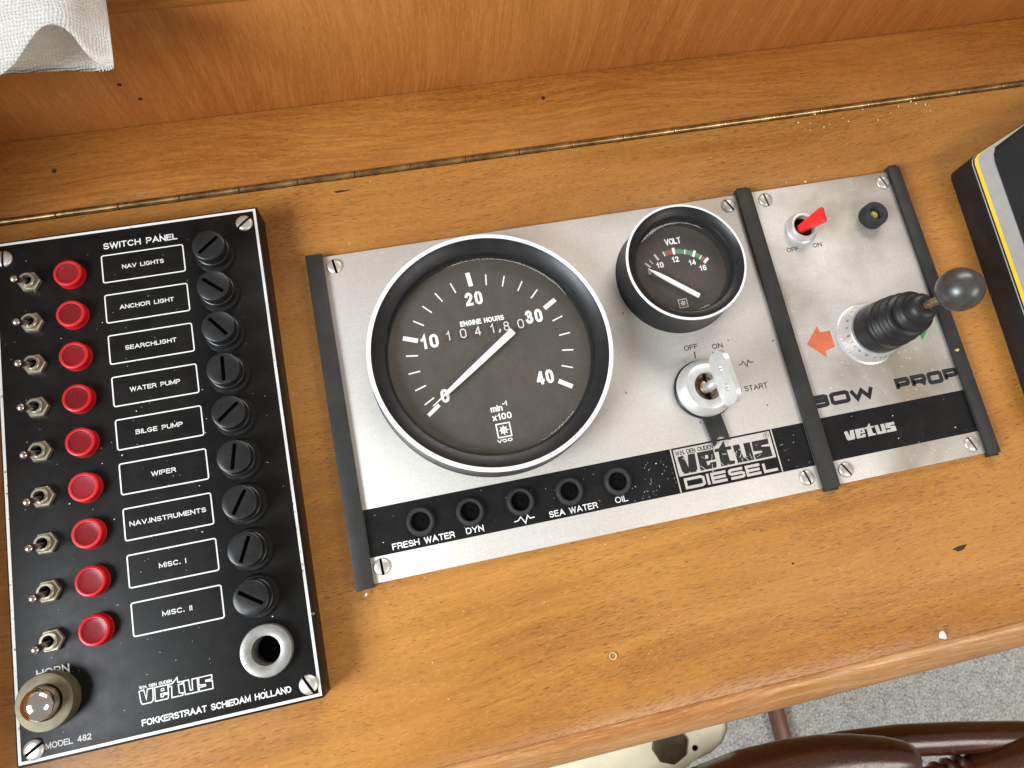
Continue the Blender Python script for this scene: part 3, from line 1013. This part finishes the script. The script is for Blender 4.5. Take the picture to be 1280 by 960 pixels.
def gauge(name, parent, cx, cy, R0, top, ringw, Rg, zg, zd, wall_r, dial_mat, label):
    c = (cx, cy, 0)
    bm = NB()
    lathe(bm, [(wall_r + .35, PZ), (wall_r, PZ + .6), (R0 - .05, top - 1.2), (R0, top - .45)], c, 96)
    lathe(bm, [(R0 - ringw, top + .05), (R0 - ringw - .5, top - .5), (Rg + 1.9, zg + 1.9), (Rg + 1.3, zg + 1.75), (Rg + .9, zg + 1.2), (Rg + .6, zg - .3), (Rg + .2, zd - .2)], c, 96)
    g = build(name, bm, BLACK_PLASTIC, parent, (cx, cy, PZ))
    tag(g, label)
    bm = NB()
    lathe(bm, [(R0, top - .5), (R0, top - .1), (R0 - .2, top + .1), (R0 - ringw + .15, top + .1), (R0 - ringw, top - .05)], c, 96)
    build('bezel_ring', bm, RING, g, (cx, cy, top))
    bm = NB()
    flat(bm, circ(cx, cy, Rg + .4, 96), zd)
    build('dial', bm, dial_mat, g, (cx, cy, zd))
    bm = NB()
    lathe(bm, [(Rg + .7, zg), (Rg + .2, zg + .25), (Rg - 1.7, zg + .95), (Rg - 2.1, zg + 1.0), (0, zg + 1.0)], c, 96)
    bmesh.ops.remove_doubles(bm, verts=bm.verts[:], dist=0.001)
    build('cover_glass', bm, GLASS, g, (cx, cy, zg))
    return g


def radial(bm, cx, cy, deg, r0, r1, wd, z, mat=0):
    c, s = math.cos(R_(deg)), math.sin(R_(deg))
    stroke(bm, [(cx + r0 * c, cy + r0 * s), (cx + r1 * c, cy + r1 * s)], wd, z, False, mat)


def ship_wheel(bm, cx, cy, s, z, wd, ang=0.0):
    """square emblem with an eight-spoke wheel inside"""
    c, q = math.cos(ang), math.sin(ang)
    h = s / 2
    stroke(bm, [(cx + x * c - y * q, cy + x * q + y * c) for x, y in ((-h, -h), (h, -h), (h, h), (-h, h))], wd, z, True)
    stroke(bm, circ(cx, cy, s * .21, 20), wd * .8, z + .002, True)
    flat(bm, circ(cx, cy, s * .09, 10), z + .004)
    for k in range(8):
        a = ang + PI / 4 * k
        stroke(bm, [(cx + s * .05 * math.cos(a), cy + s * .05 * math.sin(a)), (cx + s * .36 * math.cos(a), cy + s * .36 * math.sin(a))], wd * .7, z + .006 + k * .001)


# tachometer
TX, TY = 36.4, 20.4
ta = gauge('tachometer', ep, 36.2, 19.9, 54.4, 17.5, 2.0, 45.6, 12.2, 8.0, 54.6, DIAL, 'large round tachometer with white ring reading zero')
bm = NB()
z = 8.06
for d in (172.0, 184.7, 197.0, 208.6, 146.5, 134, 121.2, 108.2, 82.3, 69.2, 56.1, 43.8, 17.9, 4.8, -7.8, -20.6):
    radial(bm, TX, TY, d, 32.7, 38.0, 0.62, z)
for d in (159.9, 94.6, 30.2, -33.4, 215.5):
    radial(bm, TX, TY, d, 33.2, 40.0, 2.1 if d < 200 else 1.7, z + .002)
for s, x, y in (('20', 33.8, 47.4), ('30', 59.4, 34.2), ('10', 10.3, 30.6), ('40', 58.3, 5.0)):
    text(bm, s, x - 4.0, x + 4.0, y - 3.2, 6.4, z, 1.3, gap=.5)
text(bm, '0', 10.7, 14.4, 1.6, 6.2, z, 1.3)
text(bm, 'ENGINE HOURS', 25.3, 45.7, 34.9, 2.5, z, .55, gap=.32)
text(bm, 'min', 31.2, 36.6, -6.6, 2.9, z, .6)
text(bm, '-1', 36.8, 39.0, -4.6, 2.1, z, .5)
text(bm, 'x100', 31.3, 39.9, -10.6, 3.0, z, .6, gap=.36)
ship_wheel(bm, 35.2, -15.3, 6.0, z, 0.6)
text(bm, 'VDO', 31.4, 38.2, -20.7, 1.5, z, .42, gap=.3)
build('dial_marks', bm, WHITE, ta, (TX, TY, z))
bm = NB()
for x in (19.0, 25.9, 32.6, 39.3, 46.0, 52.7):
    flat(bm, rrect(x - 2.5, x + 2.5, 28.6, 34.6, .4, 2), z - .03)
build('counter_window', bm, DIAL_V, ta, (36, 31, z))
bm = NB()
for s, x in (('1', 19.0), ('0', 25.9), ('4', 32.6), ('1', 39.3), ('8', 46.0), ('0', 52.7)):
    hw = 0.8 if s == '1' else 1.45
    text(bm, s, x - hw, x + hw, 29.5, 4.5, z, .52)
text(bm, ',', 42.0, 43.2, 29.7, 4.2, z, .7)
build('hour_counter', bm, COUNT, ta, (36, 31, z))
bm = NB()
nd = R_(213.6)
nx, ny = math.cos(nd), math.sin(nd)


def needle(cx, cy, pts, z0, z1, ang):
    b = NB()
    c, s = math.cos(ang), math.sin(ang)
    prism(b, [(cx + u * c - v * s, cy + u * s + v * c) for u, v in pts], z0, z1)
    return b


bm.free()
bm = needle(TX, TY, [(-14.2, -1.45), (-13.8, -1.6), (14, -1.25), (27.5, -.85), (29.2, -.35), (36.0, -.15), (36.0, .15), (29.2, .35), (27.5, .85), (14, 1.25), (-13.8, 1.6), (-14.2, 1.45)],
            9.8, 10.5, nd)
build('needle', bm, WHITE, ta, (TX, TY, 10))

# voltmeter
vo = gauge('voltmeter', ep, 132.5, 44.2, 28.5, 20.8, 1.15, 22.4, 16.4, 10.2, 28.7, DIAL_V, 'small round voltmeter with white ring in a tall black collar')
VX, VY = 131.2, 33.9
z = 10.26


def arc(bm, a0, a1, r0, r1, z, mat, n=8):
    for i in range(n):
        p, q = R_(a0 + (a1 - a0) * i / n), R_(a0 + (a1 - a0) * (i + 1) / n)
        flat(bm, [(VX + r0 * math.cos(p), VY + r0 * math.sin(p)), (VX + r1 * math.cos(p), VY + r1 * math.sin(p)),
                  (VX + r1 * math.cos(q), VY + r1 * math.sin(q)), (VX + r0 * math.cos(q), VY + r0 * math.sin(q))], z, mat)


def vang(x, y):
    return math.degrees(math.atan2(y - VY, x - VX))


A = dict(zero=vang(116.9, 50.1), a=vang(119.3, 51.1), ten=vang(122.4, 53.6), b=vang(126.9, 54.3), tw=vang(132.2, 55.3), c=vang(137.8, 53.6), fo=vang(142.2, 52.0),
         d=vang(144.9, 49.3), si=vang(147.6, 47.5))
bm = NB()
arc(bm, A['b'], A['tw'], 18.6, 21.0, z, 1)
arc(bm, A['tw'], A['d'], 18.6, 21.0, z, 2, 12)
arc(bm, A['d'], A['si'], 18.6, 21.0, z, 1)
for k in ('zero', 'ten', 'tw', 'fo', 'si'):
    radial(bm, VX, VY, A[k], 18.4, 21.8, 1.25 if k in ('tw', 'fo', 'si') else 1.0, z + .01, 0 if k in ('tw', 'fo', 'si') else 3)
for k in ('a', 'b', 'c', 'd'):
    radial(bm, VX, VY, A[k], 18.6, 21.0, 0.5, z + .012, 0 if k != 'a' else 3)
for s, x, y in (('10', 123.8, 48.1), ('12', 131.9, 49.7), ('14', 139.7, 46.9), ('16', 144.1, 43.3)):
    text(bm, s, x - 1.7, x + 1.7, y - 1.4, 2.8, z, .52, gap=.4)
text(bm, '0', 117.3, 118.6, 44.2, 2.5, z, .4, 3)
text(bm, 'VOLT', 128.9, 137.0, 57.4, 3.2, z, .62)
build('dial_marks', bm, [WHITE, RED_PRINT, GREEN_PRINT, GREY_PRINT], vo, (VX, VY, z))
bm = NB()
ship_wheel(bm, 129.9, 27.6, 4.0, z, 0.45)
build('emblem', bm, GREY_PRINT, vo, (129.9, 27.6, z))
vn = math.atan2(46.4 - 29.2, 117.0 - 137.9)
bm = needle(131.2, 34.75, [(-8.6, -1.05), (9, -1.0), (14.0, -.75), (17.4, -.25), (18.6, -.1), (18.6, .1), (17.4, .25), (14, .75), (9, 1.0), (-8.6, 1.05)], 11.6, 12.4, vn)
build('needle', bm, WHITE, vo, (131.2, 34.7, 12))

# key switch
kc = (131.2, -13.2, PZ)
bm = NB()
lathe(bm, [(13.9, .02), (13.9, 1.6), (13.3, 2.2)], kc, 64, mat=1)
lathe(bm, [(13.3, 2.2), (13.2, 5.0), (12.8, 5.6), (10.6, 8.0), (10.2, 8.2), (6.7, 8.25), (6.45, 8.0), (6.3, 4.0)], kc, 72)
ks = build('key_switch', bm, [SATIN, BLACK_PLASTIC], ep, kc)
bm = NB()
lathe(bm, [(6.3, 4.6), (6.2, 5.4), (5.2, 5.8), (4.6, 5.2), (4.4, 4.4), (3.4, 4.3), (3.2, 5.9), (2.6, 6.4), (0, 6.5)], kc, 40)
box(bm, kc[0] - .5, kc[0] + .5, kc[1] - 6, kc[1] + 6, 6, PZ + 6.56, 0, mat=1)
build('lock_barrel', bm, [LOCK_DIRT, DARK], ks, kc)
bm = NB()
fp = [(126.6, -23.0), (135.8, -24.6), (137.3, -38.6), (135.9, -38.2)] + [(133.2 + 2.7 * math.cos(R_(a)), -38.6 + 2.4 * math.sin(R_(a))) for a in (20, 55, 90, 125, 160)] + [(130.2, -39.4), (129.0, -40.2)]
prism(bm, fp, PZ + .6, PZ + 1.9)
build('cover_flap', bm, STRIP, ks, (132, -31, PZ))

# the key itself
ke = thing('ignition_key', 'silver ignition key standing upright in the key switch', 'key', (131.2, -13.2, 9))
bm = NB()
ka = R_(4)


def kpt(t, u, s):       # t along the width, u up, s across the thickness
    y = -14.0 + t
    x = 131.6 + s - 0.075 * t
    return (x, y, u)


kout = rrect(-11.8, 11.8, 19.5, 37.0, 6.0, 6)
kin = [circ(-4.2, 29.5, 1.9, 16), circ(4.4, 29.5, 1.9, 16)]


def plate_with_holes(bm, outer, holes, s0, s1):
    sides = []
    for s in (s0, s1):
        loops = []
        es = []
        for lp in [outer] + holes:
            vs = [bm.verts.new(kpt(t, u, s)) for t, u in lp]
            loops.append(vs)
            es += [bm.edges.new((vs[i], vs[(i + 1) % len(vs)])) for i in range(len(vs))]
        bmesh.ops.triangle_fill(bm, use_beauty=True, use_dissolve=False, edges=es, normal=(1, 0, 0))
        sides.append(loops)
    for a, b in zip(sides[0], sides[1]):
        n = len(a)
        for i in range(n):
            bm.faces.new((a[i], a[(i + 1) % n], b[(i + 1) % n], b[i]))


plate_with_holes(bm, kout, kin, -1.0, 1.0)
build('key_bow', bm, SATIN, ke, (131.2, -14, 28), sharp=50)
bm = NB()
lathe(bm, [(2.3, 0), (2.3, 11.4), (1.9, 12.2), (0, 12.3)], (131.3, -13.6, 8.6), 24)
build('key_blade', bm, SATIN, ke, (131.2, -13.2, 14))

# ------------------------------------------------------------------ bow thruster panel
bp = thing('bow_thruster_panel', 'brushed metal panel with rubber-booted joystick and red switch', 'control panel', (219, 6, 0))
bm = NB()
box(bm, 178.5, 263.0, -68.3, 81.6, 0.02, PZ, 0.35, 2)
build('face_plate', bm, ALU_B, bp, (219, 6, 0))
strip(bp, 259.0, 265.6)
bm = NB()
flat(bm, [(182.4, -57.5), (259.2, -57.5), (259.2, -36.9), (182.4, -36.9)], T)
bd2 = build('printed_band', bm, BLACK_BAND, bp, (219, -47, T))
bm = NB()
for k, pl in enumerate(vetus_polys(193.0, 219.0, -49.6, 4.4, 0.3)):
    flat(bm, pl, U + .002 * k, 0)
flat(bm, [(201.2, -46.9), (202.0, -46.9), (202.0, -46.1), (201.2, -46.1)], U + .02, 1)
build('emblem', bm, [GREY_PRINT, INK], bd2, (206, -47, T))
bm = NB()
sq_text(bm, 'BOW', [(180.6, 190.4), (191.2, 201.4), (201.6, 214.2)], -32.2, 6.2, T, 1.95)
build('lettering', bm, INK, bp, (197, -29, T))
bm = NB()
sq_text(bm, 'PROP', [(225.8, 233.6), (234.2, 242.4), (242.9, 251.1), (251.7, 259.4)], -31.5, 6.2, T, 1.95)
build('lettering', bm, INK, bp, (243, -28, T))
printed(bp, 'lettering', INK, (196, 48, T), 'OFF', 192.6, 199.0, 46.7, 2.3, T, .36)
printed(bp, 'lettering', INK, (209, 48, T), 'ON', 206.8, 211.6, 47.0, 2.3, T, .36)
ar = [(188.1, -0.8), (196.0, 7.2), (196.5, 3.9), (201.8, 3.7), (201.8, -4.6), (196.5, -5.6), (196.1, -9.0)]
bm = NB()
flat(bm, ar, T)
tag(build('arrow_mark', bm, ORANGE, bp, (195, -1, T)), 'orange arrow pointing away from the joystick')
bm = NB()
flat(bm, [(443.2 - x, y - .2) for x, y in ar][::-1], T)
tag(build('arrow_mark', bm, GREEN, bp, (244, -1, T)), 'green arrow mostly hidden behind the joystick boot')
for x, y, a in ((189.5, 76.2, -80), (255.0, 75.9, -68), (188.3, -62.5, -62), (253.6, -62.9, -70)):
    screw(bp, x, y, PZ + .02, 3.6, R_(a))

tc = (202.9, 57.5, PZ)
bm = NB()
lathe(bm, [(8.0, .02), (8.0, 1.2), (7.3, 1.8), (7.2, 4.2), (6.6, 4.9), (5.8, 5.0), (5.3, 4.6), (5.2, 1.0)], tc, 72, ribs=(0.22, 2, 3))
lathe(bm, [(5.3, 1.6), (0, 1.6)], tc, 24, mat=1)
ts = build('toggle_switch', bm, [SATIN, DARK], bp, tc)
bm = NB()
P0, P1 = Vector((200.9, 56.6, PZ + 2.0)), Vector((208.6, 58.3, PZ + 14.0))
d = (P1 - P0).normalized()
sd = Vector((0.12, 1, -0.1)).normalized()
up = d.cross(sd).normalized()
vr = []
for t, hw, ht in ((0, 1.8, 1.5), (.35, 2.3, 1.6), (.9, 3.8, 1.3), (1.0, 3.7, 1.1)):
    c0 = P0.lerp(P1, t)
    vr.append([bm.verts.new(c0 + sd * a * hw + up * b * ht) for a, b in ((-1, -1), (1, -1), (1, 1), (-1, 1))])
for a, b in zip(vr, vr[1:]):
    for i in range(4):
        bm.faces.new((a[i], a[(i + 1) % 4], b[(i + 1) % 4], b[i]))
bm.faces.new(vr[0])
bm.faces.new(vr[-1])
bmesh.ops.bevel(bm, geom=bm.edges[:], offset=0.3, segments=2, affect='EDGES', profile=.5)
tag(build('paddle', bm, RED_PADDLE, ts, P0), 'bright red flat paddle leaning to ON')

lc = (241.9, 57.9, PZ)
bm = NB()
lathe(bm, [(6.4, .02), (6.3, 5.0), (5.9, 5.6), (5.2, 5.8), (3.5, 5.7), (3.1, 5.2), (3.0, 1.0)], lc, 40)
il = build('indicator_lamp', bm, GROMMET, bp, lc)
bm = NB()
lathe(bm, [(2.9, 1.0), (2.8, 2.6), (1.8, 3.6), (0, 4.0)], lc, 28)
build('lamp_lens', bm, LED, il, lc)

jc = Vector((219.3, -1.4, PZ))
bm = NB()
lathe(bm, [(15.2, .02), (15.2, .5), (14.6, .9), (14.4, 4.6), (14.0, 5.2), (13.2, 8.6), (12.9, 9.0), (12.0, 9.1), (11.4, 8.8)], jc, 96, ribs=(0.3, 2, 3))
for k in range(26):          # worn stamped marks on the ring's slope
    a = 2 * PI * k / 26 + .05 * math.sin(k * 5)
    q = Matrix.Translation(jc) @ Matrix.Rotation(a, 4, 'Z') @ Matrix.Translation((13.65, 0, 6.95)) @ Matrix.Rotation(R_(77), 4, 'Y')
    h_, w_ = random.uniform(.5, 1.0), random.uniform(.25, .6)
    f = bm.faces.new([bm.verts.new(q @ Vector(p)) for p in ((-h_, -w_, 0), (h_, -w_, 0), (h_, w_, 0), (-h_, w_, 0))])
    f.material_index = 1
js = build('joystick', bm, [SATIN, TARNISH], bp, jc)
J = Vector((222.0, -2.2, 64.0)) - jc
M4 = J.normalized().to_track_quat('Z', 'Y').to_matrix().to_4x4()
bm = NB()
prof = [(11.8, 7.6), (12.0, 11.0), (12.0, 15.0), (11.8, 16.8)]
for z_, r_ in ((17.6, 11.7), (22.2, 11.3), (26.8, 10.5), (31.3, 9.5)):
    prof += [(r_ - 1.7, z_ - .1), (r_ - 1.9, z_ + .6), (r_ - .8, z_ + 1.4), (r_ - .05, z_ + 2.2), (r_, z_ + 3.0), (r_ - .6, z_ + 3.9)]
prof += [(7.3, 35.9), (7.1, 36.6), (6.9, 38.4), (6.2, 40.6), (4.9, 42.1), (2.6, 42.8), (1.8, 42.2)]
lathe(bm, prof, jc, 56, M4=M4)
tag(build('boot', bm, RUBBER, js, jc, sharp=60), 'ribbed black rubber boot')
bm = NB()
lathe(bm, [(1.7, 36), (1.7, 58)], jc, 24, M4=M4)
build('shaft', bm, LOCK_DIRT, js, jc)
bm = NB()
rb = 8.9
pr = [(2.2, -rb * .99), (3.4, -rb * .93)] + [(rb * math.sin(R_(a)), -rb * math.cos(R_(a))) for a in range(30, 176, 8)] + [(0, rb)]
lathe(bm, pr, jc + J.normalized() * J.length, 48, M4=M4)
tag(build('knob', bm, plain('black_knob', (0.035, 0.036, 0.038), 0.33, var=.3, dust=.16, spec=.8, scale=260), js, jc + J), 'black ball knob')

# ------------------------------------------------------------------ plotter
pt = thing('chart_plotter', 'black display unit with yellow and silver edge stripes', 'plotter', (330, 20, 0))


def plot_outline(dx):
    """outline of the case, its slanted left edge inset by dx"""
    return [(291.0 + dx, -60), (295.6 + dx, 73.0), (296.5 + dx, 75.6 + dx * .1), (299.0 + dx, 77.4 + dx * .25), (326 + dx, 87.9 + dx * .39), (378, 108.2), (420, 112), (420, -60)]


bm = NB()
lo = plot_outline(0)
hi = plot_outline(.8)
V = [[bm.verts.new((x, y, zz)) for x, y in pl] for pl, zz in ((lo, .05), (lo, 12.4), (hi, 13.6), (hi, 13.7))]
for a, b in zip(V, V[1:]):
    n = len(a)
    for i in range(n):
        bm.faces.new((a[i], a[(i + 1) % n], b[(i + 1) % n], b[i]))
bm.faces.new(V[-1])
bm.faces.new(V[0][::-1])
build('case', bm, BLACK_PLASTIC, pt, (330, 20, 0))


def edge_band(a, b, z, mat, name):
    bm = NB()
    A_, B_ = plot_outline(a)[:5], plot_outline(b)[:5]
    for i in range(4):
        bm.faces.new([bm.verts.new((x, y, z)) for x, y in (A_[i], B_[i], B_[i + 1], A_[i + 1])])
    bmesh.ops.remove_doubles(bm, verts=bm.verts[:], dist=.001)
    return build(name, bm, mat, pt, (330, 20, z))


edge_band(1.4, 2.0, 13.74, SILVER, 'trim_line')
edge_band(3.0, 5.2, 13.74, YELLOW, 'yellow_stripe')
edge_band(5.2, 14.5, 13.74, SILVER, 'silver_band')
bm = NB()
pl = plot_outline(14.5)
pl = [(291.0 + 14.5, -59.5), (295.6 + 14.5, 73.0), (296.6 + 14.6, 76.6), (299.4 + 14.5, 79.4)] + [(340, 92.6), (377, 106.8), (419, 110.5), (419, -59.5)]
prism(bm, pl, 13.72, 14.3)
build('screen', bm, SCREEN, pt, (360, 20, 14))

# ------------------------------------------------------------------ below the console
bm = NB()
box(bm, -1500, 2000, -2500, 400, -710, -700)
tag(build('floor', bm, CARPET, None, (0, -300, -700)), 'grey and white flecked carpet below the console', 'floor', kind='structure')
bm = NB()
box(bm, 392, 410, -700, -250, -699.5, -680, 2)
tag(build('floor_batten', bm, WOOD_RED, None, (400, -475, -690)), 'red-brown wooden strip lying on the grey carpet', 'batten')

ch = thing('cream_housing', 'cream moulded housing with a dark round opening below the rail', 'housing', (90, -180, -80))
bm = NB()
pl = [(20, -150), (132, -150), (132.1, -177.1), (130.6, -182.4), (126.4, -187.5), (118.6, -191.2), (104.3, -193.6), (94.5, -196.6), (60, -204), (20, -206)][::-1]
fs = prism(bm, pl, -140, -80)
bmesh.ops.bevel(bm, geom=[e for e in bm.edges if abs(e.verts[0].co.z + 80) < .1 and abs(e.verts[1].co.z + 80) < .1], offset=4, segments=4, affect='EDGES', profile=.5)
build('shell', bm, CREAM, ch, (90, -190, -80))
bm = NB()
lathe(bm, [(9.8, 0.05), (9.5, 1.2), (8.6, 1.6), (0, 1.2)], (97.1, -181.4, -80), 8)
build('round_knob', bm, plain('dark_brown_knob', (0.05, 0.035, 0.02), .35), ch, (97.5, -182, -80))
bm = NB()
lathe(bm, [(1.5, 0.05), (1.3, .5), (0, .6)], (110, -186, -80), 12)
build('housing_screw', bm, DARK, ch, (110, -186, -80))

sw = thing('steering_wheel', 'dark varnished mahogany steering wheel below the front rail', 'steering wheel', (230, -215, -90))


def tube(bm, pts, rads, seg=20):
    P = [Vector(p) for p in pts]
    rings = []
    for i, p in enumerate(P):
        d = (P[min(i + 1, len(P) - 1)] - P[max(i - 1, 0)]).normalized()
        q = d.to_track_quat('Z', 'Y').to_matrix()
        r = rads[i] if isinstance(rads, (list, tuple)) else rads
        rings.append([bm.verts.new(p + q @ Vector((r * math.cos(2 * PI * k / seg), r * math.sin(2 * PI * k / seg), 0))) for k in range(seg)])
    for a, b in zip(rings, rings[1:]):
        for i in range(seg):
            bm.faces.new((a[i], a[(i + 1) % seg], b[(i + 1) % seg], b[i]))
    bm.faces.new(rings[0])
    bm.faces.new(rings[-1][::-1])


bm = NB()
RP = [(60, -214), (100, -210), (140, -208.5), (170.1, -209), (198.7, -210.2), (231.5, -214.2), (264.2, -220.2), (301.8, -228.2), (340, -238), (380, -251), (430, -271)]
tube(bm, [(x, y, -97) for x, y in RP], 8.5)
build('rim', bm, WOOD_DARK, sw, (230, -215, -90))
bm = NB()
HP = [(20, -214, 7), (70.8, -203, 8), (96.4, -199, 9.5), (126.8, -197.5, 11), (150, -199, 12), (168.9, -201, 12), (185, -204, 11.6), (201.9, -208, 10.6), (210, -210.6, 9.6), (214.5, -212, 8.0), (216.4, -212.8, 5.5)]
tube(bm, [(x, y, -62) for x, y, r in HP], [r for x, y, r in HP], 28)
build('handle', bm, WOOD_DARK, sw, (150, -210, -64))
bm = NB()
M5 = Vector((1, .02, 0.06)).normalized().to_track_quat('Z', 'Y').to_matrix().to_4x4()
prof = [(0, 0), (8, 0), (9, 4), (9, 20), (10.5, 22), (10.5, 24), (9, 26), (9, 27), (10.8, 29), (10.8, 31), (9, 33), (9, 34), (10.8, 36), (10.8, 38), (9.2, 40), (10, 52), (13, 70), (13, 110), (0, 112)]
lathe(bm, prof, (224, -239.5, -97), 32, M4=M5)
build('spoke', bm, WOOD_DARK, sw, (240, -222, -92))

# ------------------------------------------------------------------ cloth fold in the corner
bm = NB()
uvl = bm.loops.layers.uv.new('UVMap')
# cross-section (x, z) of the fold: front layer coming in from the left, round the fold, and back underneath; with the hem's y at each point
sec = [(-430, 150, -70), (-330, 130, 10), (-260, 112, 58), (-210, 102, 82), (-165, 98, 94), (-140, 96, 103), (-124, 95.5, 110.5), (-114, 95.5, 116.5), (-108, 96, 120.5), (-103, 97, 126.5),  # unseen left stretch of cloth, extended to block side light from the left strip
       (-98.5, 98, 131.3), (-94.5, 98.5, 132.6), (-91.0, 98, 131.6), (-88.2, 96.5, 128.8), (-86.2, 94.5, 124.8), (-84.2, 92, 122.4), (-82.2, 89, 122.6), (-80.6, 85.5, 126.0), (-81.6, 82, 126.2),
       (-86, 80, 127.2), (-94, 80, 128.4), (-104, 80, 129.6), (-118, 80, 130.4), (-150, 82, 130), (-210, 88, 125)]


def cat(P, t):
    i = min(int(t), len(P) - 2)
    f = t - i
    p0, p1, p2, p3 = P[max(i - 1, 0)], P[i], P[i + 1], P[min(i + 2, len(P) - 1)]
    return tuple(.5 * (2 * b + (c - a) * f + (2 * a - 5 * b + 4 * c - d_) * f * f + (3 * b - a - 3 * c + d_) * f ** 3) for a, b, c, d_ in zip(p0, p1, p2, p3))


NS, NY = 120, 40
grid, s_acc, prevp = [], 0.0, None
for i in range(NS + 1):
    x, zz, yh = cat(sec, (len(sec) - 1) * i / NS)
    x, yh = x - 4.0, yh + 3.0
    if prevp:
        s_acc += math.hypot(x - prevp[0], zz - prevp[1])
    prevp = (x, zz)
    col = []
    for j in range(NY + 1):
        t = j / NY
        y = yh + t * (300 - yh)
        wob = 1.4 * math.sin(x * .11 + y * .05) + .8 * math.sin(y * .13 + i * .2)
        edge = .35 * math.sin(s_acc * 3.1) + .25 * math.sin(s_acc * 5.3) if j == 99 else 0
        col.append((bm.verts.new((x + .25 * wob * t, y + edge, zz + wob * min(1, t * 4) * .8 + 14 * t)), (s_acc * .01, (y - 80) * .01)))
    grid.append(col)
for i in range(NS):
    for j in range(NY):
        q = (grid[i][j], grid[i + 1][j], grid[i + 1][j + 1], grid[i][j + 1])
        f = bm.faces.new([v for v, _ in q])
        for lp, (_, uv) in zip(f.loops, q):
            lp[uvl].uv = uv
ex = bmesh.ops.solidify(bm, geom=bm.faces[:], thickness=0.9)
tag(build('folded_cloth', bm, CLOTH, None, (-130, 140, 90), sharp=70), 'white woven cloth fold hanging over the upright panel', 'cloth')


# ------------------------------------------------------------------ crumbs and dust
def crumb(name, x, y, z, r, mat, label, cat_, squash=(1, 1, .8)):
    bm = NB()
    bmesh.ops.create_icosphere(bm, subdivisions=2, radius=r)
    for v in bm.verts:
        n = 1 + .16 * math.sin(v.co.x * 4 / r + x) + .12 * math.sin(v.co.y * 5 / r + y)
        v.co = Vector((v.co.x * squash[0], v.co.y * squash[1], v.co.z * squash[2])) * n + Vector((x, y, z + r * squash[2] * .8))
    return tag(build(name, bm, mat, None, (x, y, z)), label, cat_)


crumb('white_crumb', 207.5, -140.9, 4.0, 1.7, CRUMB, 'white pellet lying against the front rail', 'crumb')
crumb('wood_chip', 258.6, -18.0, 7.6, 0.9, STRAW, 'tiny pale chip on the black strip below the joystick knob', 'chip', (1.6, .7, .7))
crumb('metal_flake', -55.3, -74.5, 14.2, 0.8, BRASS, 'tiny brass flake on the edge of the switch panel', 'flake', (1.6, .8, .6))
bm = NB()
lathe(bm, [(1.5, 0), (1.7, .4), (1.5, .8), (1.1, .4), (1.5, 0)], (62.4, -118.4, 0.02), 20)
tag(build('tiny_ring', bm, STRAW, None, (62.4, -118.4, 0)), 'tiny pale ring lying on the bare wood below the engine panel', 'ring')

bm = NB()
random.seed(21)


def speck(x, y, z, r):
    M6 = Matrix.Translation((x, y, z + r * .3)) @ Matrix.Rotation(random.random() * 6, 4, 'Z') @ Matrix.Diagonal((random.uniform(.7, 1.8), 1, .5, 1))
    bmesh.ops.create_icosphere(bm, subdivisions=1, radius=r, matrix=M6)


for _ in range(110):
    speck(random.uniform(-30, 172), random.uniform(-66, 80), PZ, random.uniform(.10, .26))
for _ in range(120):
    speck(random.uniform(182, 255), random.uniform(-66, 80), PZ, random.choice((.08, .1, .12, .17, .27)))
for _ in range(70):
    speck(random.uniform(-164, -58), random.uniform(-103, 100), SZ, random.choice((.08, .1, .12, .16, .24)))
for _ in range(120):
    speck(random.uniform(-50, 300), random.uniform(-142, 120), 0, random.uniform(.10, .24))
for _ in range(30):
    speck(random.uniform(20, 260), random.uniform(-143, -139), 0, random.uniform(.2, .5))
for _ in range(25):
    speck(random.uniform(215, 300), random.uniform(112, 122), .5, random.uniform(.2, .45))
for x, y in ((-34, 82.5), (214, 83), (-35, -72), (260, 82), (76, 3)):
    speck(x, y, 2 if abs(x) > 33 else PZ, .55)
tag(build('dust_specks', bm, CRUMB, None, (60, 0, 0)), 'pale dust specks scattered over the panels and wood', 'dust', kind='stuff')
